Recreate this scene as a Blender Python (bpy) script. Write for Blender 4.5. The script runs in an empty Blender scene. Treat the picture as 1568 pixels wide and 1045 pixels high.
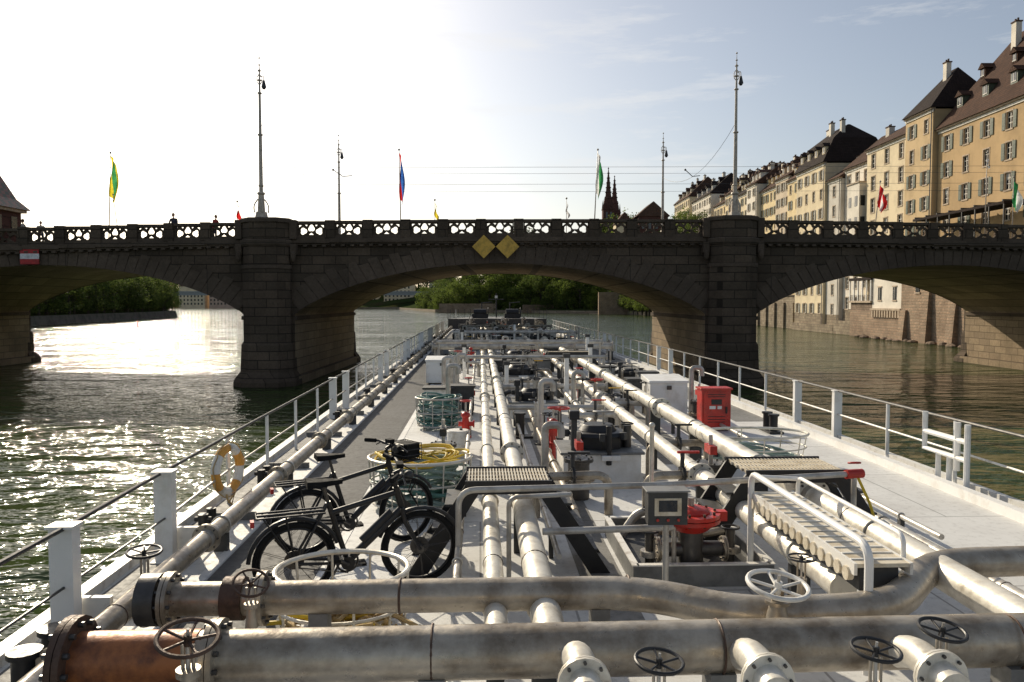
import bpy, bmesh, math, random
from mathutils import Vector, Matrix
random.seed(7)
R=math.radians
C=bpy.context.scene.collection
# ------------------------------------------------------------------ materials
M={}
def nt(name):
    m=bpy.data.materials.new(name); m.use_nodes=True; M[name]=m
    t=m.node_tree; b=t.nodes['Principled BSDF']; return m,t,b
def N(t,k,**kw):
    n=t.nodes.new(k)
    for a,v in kw.items(): setattr(n,a,v)
    return n
def mixc(t,fac,c1,c2,bt='MIX'):
    n=N(t,'ShaderNodeMix',data_type='RGBA',blend_type=bt)
    for s,v in ((0,fac),(6,c1),(7,c2)):
        if hasattr(v,'node'): t.links.new(v,n.inputs[s])
        else: n.inputs[s].default_value=v if s==0 else (*v,1) if len(v)==3 else v
    return n.outputs[2]
def noise(t,vec,scale,detail=4,rough=.55):
    n=N(t,'ShaderNodeTexNoise'); n.inputs['Scale'].default_value=scale; n.inputs['Detail'].default_value=detail; n.inputs['Roughness'].default_value=rough
    if vec is not None: t.links.new(vec,n.inputs['Vector'])
    return n.outputs['Fac']
def ramp(t,f,a,b,va=0,vb=1):
    n=N(t,'ShaderNodeMapRange'); t.links.new(f,n.inputs[0])
    n.inputs[1].default_value=a;n.inputs[2].default_value=b;n.inputs[3].default_value=va;n.inputs[4].default_value=vb
    return n.outputs[0]
def bump(t,b,h,dist,strength=1):
    n=N(t,'ShaderNodeBump'); n.inputs['Distance'].default_value=dist
    if hasattr(strength,'node'): t.links.new(strength,n.inputs['Strength'])
    else: n.inputs['Strength'].default_value=strength
    t.links.new(h,n.inputs['Height']); t.links.new(n.outputs[0],b.inputs['Normal'])
def mat(name,c,rough=.5,metal=0,c2=None,sc=3,lo=.45,hi=.65,bd=.002,bs=None,spec=.5):
    m,t,b=nt(name)
    tc=N(t,'ShaderNodeTexCoord').outputs['Object']
    c2=c2 or tuple(x*.6 for x in c)
    f=noise(t,tc,sc,6,.65)
    col=mixc(t,ramp(t,f,lo,hi),c,c2)
    t.links.new(col,b.inputs['Base Color'])
    b.inputs['Metallic'].default_value=metal; b.inputs['Specular IOR Level'].default_value=spec
    f2=noise(t,tc,bs or sc*6,4)
    t.links.new(ramp(t,f2,.3,.7,max(.05,rough-.12),min(1,rough+.15)),b.inputs['Roughness'])
    if bd: bump(t,b,f2,bd)
    return m
def stone(name,c1,c2,mort,bw,bh,stain=.5,bd=.03,ms=.025):
    m,t,b=nt(name)
    tc=N(t,'ShaderNodeTexCoord').outputs['Object']
    s=N(t,'ShaderNodeSeparateXYZ'); t.links.new(tc,s.inputs[0])
    a=N(t,'ShaderNodeMath',operation='ADD'); t.links.new(s.outputs[0],a.inputs[0]); t.links.new(s.outputs[1],a.inputs[1])
    cb=N(t,'ShaderNodeCombineXYZ'); t.links.new(a.outputs[0],cb.inputs[0]); t.links.new(s.outputs[2],cb.inputs[1])
    br=N(t,'ShaderNodeTexBrick'); t.links.new(cb.outputs[0],br.inputs['Vector'])
    br.inputs['Scale'].default_value=1; br.inputs['Brick Width'].default_value=bw; br.inputs['Row Height'].default_value=bh
    br.inputs['Mortar Size'].default_value=ms; br.inputs['Mortar Smooth'].default_value=.3
    br.inputs['Color1'].default_value=(*c1,1); br.inputs['Color2'].default_value=(*c2,1); br.inputs['Mortar'].default_value=(*mort,1)
    n1=noise(t,tc,.35,6,.7); n2=noise(t,tc,7,5,.7)
    col=mixc(t,ramp(t,n1,.4,.7,0,stain),br.outputs['Color'],tuple(x*.3 for x in c1))
    col=mixc(t,ramp(t,n2,.35,.7,0,.5),col,tuple(x*.55 for x in c2))
    t.links.new(col,b.inputs['Base Color']); b.inputs['Roughness'].default_value=.95; b.inputs['Specular IOR Level'].default_value=.15
    h=N(t,'ShaderNodeMath',operation='SUBTRACT'); t.links.new(n2,h.inputs[0]); t.links.new(br.outputs['Fac'],h.inputs[1])
    bump(t,b,h.outputs[0],bd)
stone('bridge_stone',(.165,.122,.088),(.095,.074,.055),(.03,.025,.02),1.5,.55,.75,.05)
stone('lit_bridge_stone',(.42,.32,.21),(.29,.22,.15),(.14,.11,.08),1.5,.55,.55,.04)  # same bridge stone, lightened: sun and bounce light painted into pier walls and vaults
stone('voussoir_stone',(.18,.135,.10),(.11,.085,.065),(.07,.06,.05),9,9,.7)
stone('quay_stone',(.46,.38,.27),(.27,.21,.15),(.16,.14,.11),.9,.45,.6,.05)
stone('terrace_stone',(.42,.31,.22),(.26,.19,.14),(.13,.11,.09),.55,.3,.8,.08)
stone('rubble_wall',(.56,.38,.26),(.38,.28,.2),(.40,.32,.23),.7,.38,.75,.08,.06)
stone('red_sandstone',(.16,.075,.06),(.11,.055,.045),(.08,.05,.04),1.5,.6)
stone('roof_brown',(.14,.075,.05),(.085,.05,.037),(.03,.02,.015),.35,.3,.5,.03)
stone('roof_dark',(.05,.035,.03),(.035,.025,.022),(.02,.015,.015),.35,.3,.5,.03)
stone('roof_red',(.19,.11,.08),(.12,.075,.055),(.05,.03,.025),.35,.3,.5,.03)
def plaster(name,c): mat(name,c,.9,0,tuple(x*.7 for x in c),.35,.42,.75,.01,4,.2)
plaster('pl_ochre',(.52,.36,.19)); plaster('pl_ochre2',(.60,.44,.25)); plaster('pl_cream',(.78,.65,.44)); plaster('pl_yellow',(.78,.62,.36))
plaster('pl_white',(.80,.73,.62)); plaster('pl_grey',(.66,.61,.53)); plaster('pl_pink',(.58,.42,.32)); plaster('pl_beige',(.66,.54,.40))
mat('win_frame',(.7,.66,.58),.6); mat('shutter_grey',(.27,.25,.2),.6); mat('shutter_green',(.07,.095,.06),.6); mat('shutter_red',(.25,.07,.05),.6)
mat('sandstone_trim',(.48,.37,.26),.8)
m=mat('glass_dark',(.02,.025,.03),.12,0,bd=0); m.node_tree.nodes['Principled BSDF'].inputs['IOR'].default_value=1.6
mat('white_paint',(.84,.83,.80),.4,0,(.66,.63,.57),2.5,.5,.72,.002)
mat('white_dirty',(.76,.74,.69),.45,0,(.40,.35,.28),5,.52,.74)
mat('cream_paint',(.68,.61,.48),.5,0,(.46,.38,.26),6)
mat('black_paint',(.015,.015,.017),.45); mat('rubber',(.012,.012,.012),.8,spec=.2)
mat('dark_grey',(.05,.05,.05),.55); mat('mid_grey',(.2,.2,.195),.55)
mat('red_paint',(.55,.03,.018),.35,0,(.32,.025,.018)); mat('rust_orange',(.38,.14,.05),.45,.3,(.16,.06,.03),5)
mat('rust_dark',(.10,.06,.042),.6,.3,(.05,.03,.02),8)
mat('galv',(.52,.50,.46),.42,.4,(.28,.24,.195),3.2,.44,.7,.004,14)
mat('galv_light',(.74,.70,.61),.4,.25,(.42,.37,.29),4,.46,.72,.004,14)
mat('galv_brown',(.47,.42,.345),.36,.5,(.20,.16,.115),2.6,.4,.66,.004,12)
mat('chrome',(.6,.6,.6),.2,1); mat('steel_dark',(.10,.095,.09),.4,.6)
mat('hose_green',(.10,.24,.21),.5); mat('hose_teal',(.28,.38,.35),.5); mat('hose_yellow',(.75,.52,.03),.45); mat('rope_beige',(.5,.36,.17),.85)
mat('yellow_paint',(.74,.45,.07),.5); mat('sign_red',(.5,.03,.03),.5); mat('asphalt',(.05,.05,.05),.9); mat('buoy_orange',(.75,.36,.06),.5,0,(.55,.28,.06),8)
mat('bark',(.07,.055,.04),.9); mat('skin',(.5,.3,.2),.6); mat('hair',(.04,.025,.015),.7); mat('cloth_dark',(.04,.045,.07),.85); mat('cloth_red',(.3,.05,.05),.85); mat('cloth_light',(.4,.38,.34),.85)
mat('far_concrete',(.36,.37,.37),.8); mat('pole_paint',(.55,.47,.38),.45,.1); mat('wire',(.12,.12,.12),.5,.3)
mat('grass',(.04,.06,.02),1,0,(.05,.045,.025),.06,spec=0); mat('dark_quay',(.12,.11,.09),.95,0,(.07,.065,.055),.5,spec=.1)
mat('white_plate',(.8,.8,.8),.6)
def translucent(m,f):
    t=m.node_tree; b=t.nodes['Principled BSDF']; col=b.inputs['Base Color'].links[0].from_socket
    tr=N(t,'ShaderNodeBsdfTranslucent'); t.links.new(col,tr.inputs[0]); mx=N(t,'ShaderNodeMixShader'); mx.inputs[0].default_value=f
    t.links.new(b.outputs[0],mx.inputs[1]); t.links.new(tr.outputs[0],mx.inputs[2]); t.links.new(mx.outputs[0],t.nodes['Material Output'].inputs[0])
for n,c in (('flag_red',(.7,.03,.03)),('flag_blue',(.05,.18,.6)),('flag_yellow',(.85,.7,.05)),('flag_green',(.06,.35,.12)),('flag_white',(.8,.8,.8))): translucent(mat(n,c,.9),.6)
def deckmat(name,c,c2,sp=.3):
    m,t,b=nt(name)
    tc=N(t,'ShaderNodeTexCoord').outputs['Object']
    a=noise(t,tc,.7,6,.7); d=noise(t,tc,9,5,.7); g=noise(t,tc,160,2)
    col=mixc(t,ramp(t,a,.42,.7,0,.8),c,c2); col=mixc(t,ramp(t,d,.52,.8,0,.65),col,tuple(x*.5 for x in c2))
    br=N(t,'ShaderNodeTexBrick'); t.links.new(tc,br.inputs['Vector']); br.inputs['Scale'].default_value=1
    br.inputs['Brick Width'].default_value=1.8; br.inputs['Row Height'].default_value=2.6; br.inputs['Mortar Size'].default_value=.012
    col=mixc(t,br.outputs['Fac'],col,tuple(x*.6 for x in c2))
    t.links.new(col,b.inputs['Base Color']); b.inputs['Specular IOR Level'].default_value=sp
    t.links.new(ramp(t,d,.3,.7,.45,.75),b.inputs['Roughness']); bump(t,b,g,.002)
deckmat('deck_light',(.66,.66,.645),(.50,.49,.47),.4); deckmat('deck_dark',(.11,.11,.108),(.065,.062,.06),.1); deckmat('deck_white',(.80,.79,.77),(.66,.64,.6)); deckmat('deck_mid',(.23,.225,.215),(.14,.135,.125),.15)
mat('hull_paint',(.12,.13,.13),.5)
m,t,b=nt('tile_pattern')
tc=N(t,'ShaderNodeTexCoord').outputs['Object']; w=N(t,'ShaderNodeTexChecker'); w.inputs['Scale'].default_value=2.6; t.links.new(tc,w.inputs[0])
w.inputs[1].default_value=(.2,.08,.05,1); w.inputs[2].default_value=(.07,.07,.04,1); t.links.new(w.outputs[0],b.inputs['Base Color'])
def foliage(name,c1,c2):
    m,t,b=nt(name)
    tc=N(t,'ShaderNodeTexCoord').outputs['Object']; a=noise(t,tc,.55,3); d=noise(t,tc,5,2)
    col=mixc(t,ramp(t,a,.35,.65),c1,c2); col=mixc(t,ramp(t,d,.4,.7,0,.6),col,tuple(x*.4 for x in c1))
    t.links.new(col,b.inputs['Base Color']); b.inputs['Roughness'].default_value=.8; b.inputs['Specular IOR Level'].default_value=.2
    translucent(m,.5)
foliage('leaf_a',(.10,.15,.03),(.21,.26,.05)); foliage('leaf_b',(.06,.10,.025),(.14,.17,.04))
# water
m,t,b=nt('river_water')
tc=N(t,'ShaderNodeTexCoord').outputs['Object']
mp=N(t,'ShaderNodeMapping'); mp.inputs['Scale'].default_value=(.55,1.1,1); mp.inputs['Rotation'].default_value=(0,0,.3); t.links.new(tc,mp.inputs[0])
a=noise(t,mp.outputs[0],.62,4,.5); d=noise(t,mp.outputs[0],.13,3,.5); e=noise(t,mp.outputs[0],2.6,3,.5); pt=noise(t,tc,.035,3,.6)
s1=N(t,'ShaderNodeMath',operation='MULTIPLY_ADD'); t.links.new(d,s1.inputs[0]); s1.inputs[1].default_value=1.6; t.links.new(a,s1.inputs[2])
s2=N(t,'ShaderNodeMath',operation='MULTIPLY_ADD'); t.links.new(e,s2.inputs[0]); s2.inputs[1].default_value=.16; t.links.new(s1.outputs[0],s2.inputs[2])
bump(t,b,s2.outputs[0],.95,ramp(t,pt,.35,.62,.4,1.0))
col=mixc(t,ramp(t,d,.35,.65),(.030,.052,.014),(.055,.078,.024)); t.links.new(col,b.inputs['Base Color'])
b.inputs['Roughness'].default_value=.05; b.inputs['IOR'].default_value=1.33; b.inputs['Specular IOR Level'].default_value=.42
# ------------------------------------------------------------------ mesh builder
def perp(d):
    d=d.normalized(); a=Vector((0,0,1)) if abs(d.z)<.9 else Vector((1,0,0))
    x=d.cross(a).normalized(); return x,d.cross(x).normalized()
class MB:
    def __init__(s): s.v=[];s.f=[];s.m=[];s.k=[]
    def mi(s,k):
        if k not in s.k: s.k.append(k)
        return s.k.index(k)
    def add(s,vs,fs,k):
        o=len(s.v); s.v+= [tuple(v) for v in vs]; i=s.mi(k)
        for f in fs: s.f.append([o+a for a in f]); s.m.append(i)
    def box(s,c,d,k,rz=0,rx=0,ry=0):
        x,y,z=[q/2 for q in d]; mt=Matrix.Translation(c)@Matrix.Rotation(rz,4,'Z')@Matrix.Rotation(ry,4,'Y')@Matrix.Rotation(rx,4,'X')
        vs=[mt@Vector((a*x,b*y,e*z)) for a,b,e in ((-1,-1,-1),(1,-1,-1),(1,1,-1),(-1,1,-1),(-1,-1,1),(1,-1,1),(1,1,1),(-1,1,1))]
        s.add(vs,[(0,3,2,1),(4,5,6,7),(0,1,5,4),(1,2,6,5),(2,3,7,6),(3,0,4,7)],k)
    def b2(s,x0,x1,y0,y1,z0,z1,k): s.box(((x0+x1)/2,(y0+y1)/2,(z0+z1)/2),(x1-x0,y1-y0,z1-z0),k)
    def quad(s,a,b,c,d,k): s.add([a,b,c,d],[(0,1,2,3)],k)
    def cyl(s,p0,p1,r,k,r1=None,n=14):
        p0=Vector(p0);p1=Vector(p1); r1=r if r1 is None else r1; x,y=perp(p1-p0); vs=[]
        for p,q in ((p0,r),(p1,r1)):
            for i in range(n):
                a=2*math.pi*i/n; vs.append(p+x*math.cos(a)*q+y*math.sin(a)*q)
        fs=[(i,(i+1)%n,n+(i+1)%n,n+i) for i in range(n)]+[tuple(range(n))[::-1],tuple(range(n,2*n))]
        s.add(vs,fs,k)
    def tube(s,pts,r,k,n=10,closed=False,caps=True):
        P=[Vector(p) for p in pts]; L=len(P); x=None; vs=[]
        for i in range(L):
            if closed: d=P[(i+1)%L]-P[i-1]
            else: d=P[min(i+1,L-1)]-P[max(i-1,0)]
            if d.length<1e-6: d=Vector((0,0,1))
            d.normalize()
            if x is None: x,_=perp(d)
            x=(x-d*x.dot(d)).normalized(); y=d.cross(x); q=r[i] if isinstance(r,(list,tuple)) else r
            for j in range(n):
                a=2*math.pi*j/n; vs.append(P[i]+x*math.cos(a)*q+y*math.sin(a)*q)
        fs=[]
        for i in range(L if closed else L-1):
            o=i*n; o2=((i+1)%L)*n
            for j in range(n): fs.append((o+j,o+(j+1)%n,o2+(j+1)%n,o2+j))
        if not closed and caps: fs+= [tuple(range(n))[::-1],tuple(range((L-1)*n,L*n))]
        s.add(vs,fs,k)
    def torus(s,c,ax,Rr,r,k,NN=28,n=8,sx=1,sy=1):
        c=Vector(c); x,y=perp(Vector(ax))
        s.tube([c+x*Rr*sx*math.cos(2*math.pi*i/NN)+y*Rr*sy*math.sin(2*math.pi*i/NN) for i in range(NN)],r,k,n,True)
    def sph(s,c,r,k,nu=14,nv=9):
        c=Vector(c); r=r if isinstance(r,(tuple,list)) else (r,r,r); vs=[c+Vector((0,0,-r[2]))]
        for i in range(1,nv):
            p=-math.pi/2+math.pi*i/nv
            for j in range(nu):
                a=2*math.pi*j/nu; vs.append(c+Vector((r[0]*math.cos(p)*math.cos(a),r[1]*math.cos(p)*math.sin(a),r[2]*math.sin(p))))
        vs.append(c+Vector((0,0,r[2]))); fs=[]
        for j in range(nu): fs.append((0,1+(j+1)%nu,1+j))
        for i in range(nv-2):
            for j in range(nu):
                a=1+i*nu; fs.append((a+j,a+(j+1)%nu,a+nu+(j+1)%nu,a+nu+j))
        a=1+(nv-2)*nu
        for j in range(nu): fs.append((a+j,a+(j+1)%nu,len(vs)-1))
        s.add(vs,fs,k)
    def loft(s,rings,k,caps=True):
        n=len(rings[0]); vs=[p for r in rings for p in r]; fs=[]
        for i in range(len(rings)-1):
            for j in range(n): fs.append((i*n+j,i*n+(j+1)%n,(i+1)*n+(j+1)%n,(i+1)*n+j))
        if caps: fs+=[tuple(range(n))[::-1],tuple(range((len(rings)-1)*n,len(rings)*n))]
        s.add(vs,fs,k)
    def flange(s,c,ax,r,k,th=.03,bolts=8):
        c=Vector(c); ax=Vector(ax).normalized(); 
        s.cyl(c-ax*th*1.05,c-ax*.003,r,k,n=20); s.cyl(c+ax*.003,c+ax*th*1.05,r,k,n=20)
        x,y=perp(ax)
        for i in range(bolts):
            a=2*math.pi*i/bolts; p=c+(x*math.cos(a)+y*math.sin(a))*r*.84; s.cyl(p-ax*th*1.9,p+ax*th*1.9,r*.07,'steel_dark',n=6)
    def obj(s,name,parent=None,matrix=None,bevel=0,recalc=True,smooth=35):
        me=bpy.data.meshes.new(name); me.from_pydata(s.v,[],s.f)
        for k in s.k: me.materials.append(M[k])
        me.polygons.foreach_set('material_index',s.m)
        if recalc:
            bm=bmesh.new(); bm.from_mesh(me); bmesh.ops.recalc_face_normals(bm,faces=bm.faces); bm.to_mesh(me); bm.free()
        if smooth:
            me.polygons.foreach_set('use_smooth',[True]*len(me.polygons)); me.set_sharp_from_angle(angle=R(smooth))
        me.update()
        o=bpy.data.objects.new(name,me); C.objects.link(o)
        if parent: o.parent=parent
        if matrix is not None:
            if parent: o.matrix_local=matrix
            else: o.matrix_world=matrix
        if bevel:
            b=o.modifiers.new('bevel','BEVEL'); b.width=bevel; b.segments=2; b.limit_method='ANGLE'; b.angle_limit=R(50)
        return o
def empty(name,mt=None):
    o=bpy.data.objects.new(name,None); C.objects.link(o); o.empty_display_size=.5
    if mt is not None: o.matrix_world=mt
    return o
def fillet(pts,rad,n=6):
    P=[Vector(p) for p in pts]; out=[P[0]]
    for i in range(1,len(P)-1):
        a=(P[i-1]-P[i]); b=(P[i+1]-P[i]); r=min(rad,a.length*.48,b.length*.48)
        p0=P[i]+a.normalized()*r; p2=P[i]+b.normalized()*r
        for j in range(n+1):
            t=j/n; out.append(p0*(1-t)**2+P[i]*2*t*(1-t)+p2*t*t)
    out.append(P[-1]); return out
# ------------------------------------------------------------------ camera / light
CZ=5.3
cam=bpy.data.cameras.new('camera'); co=bpy.data.objects.new('camera',cam); C.objects.link(co)
co.location=(0,0,CZ); co.rotation_euler=(R(90-2.8),0,0); cam.lens=28; cam.sensor_width=36; cam.clip_end=8000; cam.clip_start=.05
bpy.context.scene.camera=co
AZ,EL=R(-29),R(28)
sd=Vector((math.sin(AZ)*math.cos(EL),math.cos(AZ)*math.cos(EL),math.sin(EL)))
sl=bpy.data.lights.new('sun','SUN'); so=bpy.data.objects.new('sun',sl); C.objects.link(so); sl.energy=5; sl.angle=R(.5); sl.color=(1,.88,.68)
so.rotation_euler=sd.to_track_quat('Z','Y').to_euler()
w=bpy.data.worlds.new('World'); bpy.context.scene.world=w; w.use_nodes=True; t=w.node_tree
bg=t.nodes['Background']; bg.inputs[1].default_value=.105
sk=N(t,'ShaderNodeTexSky',sky_type='NISHITA'); sk.sun_disc=False; sk.sun_elevation=EL; sk.sun_rotation=AZ; sk.dust_density=2.0; sk.air_density=1.0; sk.ozone_density=1.0; sk.altitude=200
tc=N(t,'ShaderNodeTexCoord').outputs['Generated']
mp=N(t,'ShaderNodeMapping'); mp.inputs['Scale'].default_value=(1.3,1.3,8); mp.inputs['Rotation'].default_value=(0,R(14),0); mp.inputs['Location'].default_value=(.35,0,.2); t.links.new(tc,mp.inputs[0])
cn=noise(t,mp.outputs[0],2.4,10,.66); cf=ramp(t,cn,.52,.74,0,.75)
hsv=N(t,'ShaderNodeHueSaturation'); hsv.inputs['Saturation'].default_value=.72; t.links.new(sk.outputs[0],hsv.inputs['Color'])
t.links.new(mixc(t,cf,hsv.outputs[0],(8.5,8.4,8.2)),bg.inputs[0])
sc=bpy.context.scene; sc.view_settings.view_transform='Standard'; sc.view_settings.look='None'; sc.view_settings.exposure=0
# ------------------------------------------------------------------ water & ground
b=MB(); b.quad((-4000,-1500,0),(4000,-1500,0),(4000,5000,0),(-4000,5000,0),'river_water'); b.obj('river_water')
rb=[(55.2,-400),(55.2,190),(56,300),(48,345),(0,388),(-40,412),(-62,500),(-85,590),(-220,680),(-600,800),(-2500,1100)]
lb=[(-104,-400),(-104,170),(-117,281),(-175,380),(-270,470),(-500,560),(-2500,800)]
b=MB(); b.quad((-4500,-1600,-3),(4500,-1600,-3),(4500,5200,-3),(-4500,5200,-3),'grass')
def bank(line,dr,prof,qk):
    for i in range(len(line)-1):
        for j in range(len(prof)-1):
            (o0,z0),(o1,z1)=prof[j],prof[j+1]
            p=lambda q,o,z:(q[0]+dr[0]*o,q[1]+dr[1]*o,z)
            b.quad(p(line[i],o0,z0),p(line[i+1],o0,z0),p(line[i+1],o1,z1),p(line[i],o1,z1),qk if j==0 else 'grass')
bank(rb,(.75,.66),[(0,-3),(.4,1.4),(8,2.5),(50,13),(300,22),(3500,28)],'quay_stone')
bank(lb,(-.85,-.5),[(0,-3),(1.5,2.2),(60,3),(3500,8)],'dark_quay')
b.obj('ground',smooth=0)
# ------------------------------------------------------------------ stone bridge
YF,YB=51.,70.2
PC=[-72.5,-44.2,-15.55,14.0,41.6,70]
HW=1.65
ZS=4.5
def ztop(x): return 10.55-.00045*(x-4)**2
def zarch(x):
    for i in range(len(PC)-1):
        a,c=PC[i]+HW,PC[i+1]-HW
        if a<x<c:
            q=(x-(a+c)/2)/((c-a)/2); return ZS+3.3*(max(0,1-q*q))**.8*(1 if abs((a+c)/2)<5 else .96)
    return -3
bridge=empty('stone_arch_bridge')
b=MB(); xs=[-72.5]
for i in range(len(PC)-1):
    a,c=PC[i]+HW,PC[i+1]-HW
    n=40; xs+= [a-.0001,a+.0001]+[(a+c)/2-(c-a)/2*math.cos(math.pi*j/n) for j in range(1,n)]+[c-.0001,c+.0001]
    xs.append(PC[i+1])
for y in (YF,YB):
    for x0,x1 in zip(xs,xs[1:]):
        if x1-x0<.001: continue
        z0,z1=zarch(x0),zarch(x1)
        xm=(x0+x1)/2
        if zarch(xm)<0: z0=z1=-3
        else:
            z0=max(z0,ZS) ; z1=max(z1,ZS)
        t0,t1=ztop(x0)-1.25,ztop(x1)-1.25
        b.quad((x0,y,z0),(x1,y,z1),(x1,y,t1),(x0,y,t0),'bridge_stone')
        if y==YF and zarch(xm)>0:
            b.quad((x0,YF,z0),(x1,YF,z1),(x1,YB,z1),(x0,YB,z0),'lit_bridge_stone')
for p in PC:
    for sx in (-1,1): b.quad((p+sx*HW,YF,-3),(p+sx*HW,YB,-3),(p+sx*HW,YB,ZS),(p+sx*HW,YF,ZS),'lit_bridge_stone')
    b.b2(p-HW-.3,p+HW+.3,YF-.2,YB+.2,-3,.55,'lit_bridge_stone')
    for sx in (-1,1): b.b2(p+sx*(HW+.06)-.07,p+sx*(HW+.06)+.07,YF+.02,YB-.02,ZS-.35,ZS-.1,'voussoir_stone')
b.obj('spandrel_walls_and_vaults',bridge,smooth=0)
b=MB()
for i in range(len(PC)-1):
    a,c=PC[i]+HW,PC[i+1]-HW; n=41
    xx=[a+(c-a)*(.012+.976*j/n) for j in range(n+1)]
    for j in range(n):
        x0,x1=xx[j]+.012,xx[j+1]-.012; z0,z1=zarch(x0),zarch(x1)
        q=(x0+x1)/2-(a+c)/2; d=(.85 if j%2 else 1.1)+.2*abs(q)/13
        dx=.66*q/13*d*1.4
        pts=[(x0,z0-.02),(x1,z1-.02),(x1+dx,min(z1+d,ztop(x1)-1.7)),(x0+dx,min(z0+d,ztop(x0)-1.7))]
        for yf,yd in ((YF-.05,YF+.1),(YB+.05,YB-.1)):
            v=[(p[0],yf,p[1]) for p in pts]+[(p[0],yd,p[1]) for p in pts]
            b.add(v,[(0,1,2,3),(4,5,6,7),(0,1,5,4),(1,2,6,5),(2,3,7,6),(3,0,4,7)],'voussoir_stone')
b.obj('voussoirs',bridge,smooth=0)
def openpanel():
    cu=bpy.data.curves.new('openwork','CURVE'); cu.dimensions='2D'; cu.fill_mode='BOTH'; cu.extrude=.08
    def sp(pts):
        s=cu.splines.new('POLY'); s.points.add(len(pts)-1); s.use_cyclic_u=True
        for i,p in enumerate(pts): s.points[i].co=(p[0],p[1],0,1)
    sp([(-.88,-.37),(.88,-.37),(.88,.37),(-.88,.37)])
    def foil(cx,cy,r,lob,ph=0):
        pts=[]
        for i in range(36):
            a=2*math.pi*i/36; q=r*(.72+.28*abs(math.cos(lob*(a-ph)/2))); pts.append((cx+q*math.cos(a),cy+q*math.sin(a)))
        sp(pts)
    foil(0,.10,.235,3,math.pi/2); foil(-.5,-.09,.24,3,math.pi/2+.5); foil(.5,-.09,.24,3,math.pi/2-.5)
    sp([(-.42,.32),(-.22,.32),(-.30,.2)]);sp([(.42,.32),(.22,.32),(.30,.2)])
    sp([(-.02,-.17),(-.2,-.32),(.16,-.32)])
    sp([(-.80,.30),(-.58,.30),(-.80,.12)]);sp([(.80,.30),(.58,.30),(.80,.12)])
    o=bpy.data.objects.new('tmp',cu); C.objects.link(o); dg=bpy.context.evaluated_depsgraph_get()
    me=bpy.data.meshes.new_from_object(o.evaluated_get(dg)); bpy.data.objects.remove(o)
    for v in me.vertices: v.co=(v.co.x,v.co.z,v.co.y)
    me.materials.clear(); me.materials.append(M['bridge_stone']); me.name='openwork_panel'; return me
pm=openpanel()
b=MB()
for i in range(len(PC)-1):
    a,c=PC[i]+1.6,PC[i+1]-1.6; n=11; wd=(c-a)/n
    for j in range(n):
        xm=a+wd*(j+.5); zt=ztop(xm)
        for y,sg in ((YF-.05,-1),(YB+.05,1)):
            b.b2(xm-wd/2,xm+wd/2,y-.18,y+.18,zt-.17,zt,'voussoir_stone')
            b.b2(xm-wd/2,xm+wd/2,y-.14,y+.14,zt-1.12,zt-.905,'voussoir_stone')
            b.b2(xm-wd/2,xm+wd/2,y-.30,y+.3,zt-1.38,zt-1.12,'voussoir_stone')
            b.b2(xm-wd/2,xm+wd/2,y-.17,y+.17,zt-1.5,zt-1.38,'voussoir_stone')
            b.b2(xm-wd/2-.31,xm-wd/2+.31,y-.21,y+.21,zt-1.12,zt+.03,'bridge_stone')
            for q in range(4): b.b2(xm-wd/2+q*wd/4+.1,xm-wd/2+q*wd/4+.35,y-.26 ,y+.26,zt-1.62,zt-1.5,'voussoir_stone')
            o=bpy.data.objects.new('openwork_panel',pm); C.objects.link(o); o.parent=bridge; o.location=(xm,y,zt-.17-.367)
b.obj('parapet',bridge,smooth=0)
b=MB()
for i in range(len(xs)-1):
    if xs[i+1]-xs[i]<.01: continue
    z0,z1=ztop(xs[i])-1.13,ztop(xs[i+1])-1.13
    b.quad((xs[i],YF,z0),(xs[i+1],YF,z1),(xs[i+1],YF+3,z1),(xs[i],YF+3,z0),'voussoir_stone')
    b.quad((xs[i],YF+3,z0-.13),(xs[i+1],YF+3,z1-.13),(xs[i+1],YB-3,z1-.13),(xs[i],YB-3,z0-.13),'asphalt')
    b.quad((xs[i],YB-3,z0),(xs[i+1],YB-3,z1),(xs[i+1],YB,z1),(xs[i],YB,z0),'voussoir_stone')
b.obj('roadway',bridge,smooth=0)
for p in PC[1:-1]:
    for yy,sg in ((YF,1),(YB,-1)):
        b=MB(); base=[(-1.5,.3),(-1.5,-.45),(-.85,-1.15),(.85,-1.15),(1.5,-.45),(1.5,.3)]
        zt=ztop(p)
        def ring(z,s,pr=0): return [(p+x*s,yy+sg*(y*s-pr*(1 if y<0 else 0)),z) for x,y in base]
        b.loft([ring(-3,1.36,.6),ring(.3,1.32,.5),ring(.55,1.26,.35),ring(.9,1.12,.1),ring(2.6,1.08,.05),ring(2.8,1.0),ring(zt-3.0,1.0)],'bridge_stone')
        b.loft([ring(zt-3.0,1.04),ring(zt-2.75,1.04)],'voussoir_stone')
        b.loft([ring(zt-2.75,.97),ring(zt-1.6,.97)],'bridge_stone')
        b.loft([ring(zt-1.6,1.0),ring(zt-1.45,1.08),ring(zt-1.2,1.1),ring(zt-1.15,1.03)],'voussoir_stone')
        b.loft([ring(zt-1.15,.99),ring(zt-.1,.99)],'bridge_stone')
        b.loft([ring(zt-.1,1.07),ring(zt+.14,1.07),ring(zt+.2,1.0)],'voussoir_stone')
        for sx in (-1,1):
            b.b2(p+sx*1.72-.22,p+sx*1.72+.22,yy-sg*.25-.3,yy-sg*.25+.3,zt-1.12,zt+.1,'voussoir_stone')
            b.box((p+sx*1.72,yy-sg*.3,zt-1.75),(.4,.5,.7),'voussoir_stone')
            b.sph((p+sx*1.72,yy-sg*.5,zt-2.2),(.18,.2,.35),'voussoir_stone')
        b.obj('pier_turret',bridge,smooth=0,bevel=.04)
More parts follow.
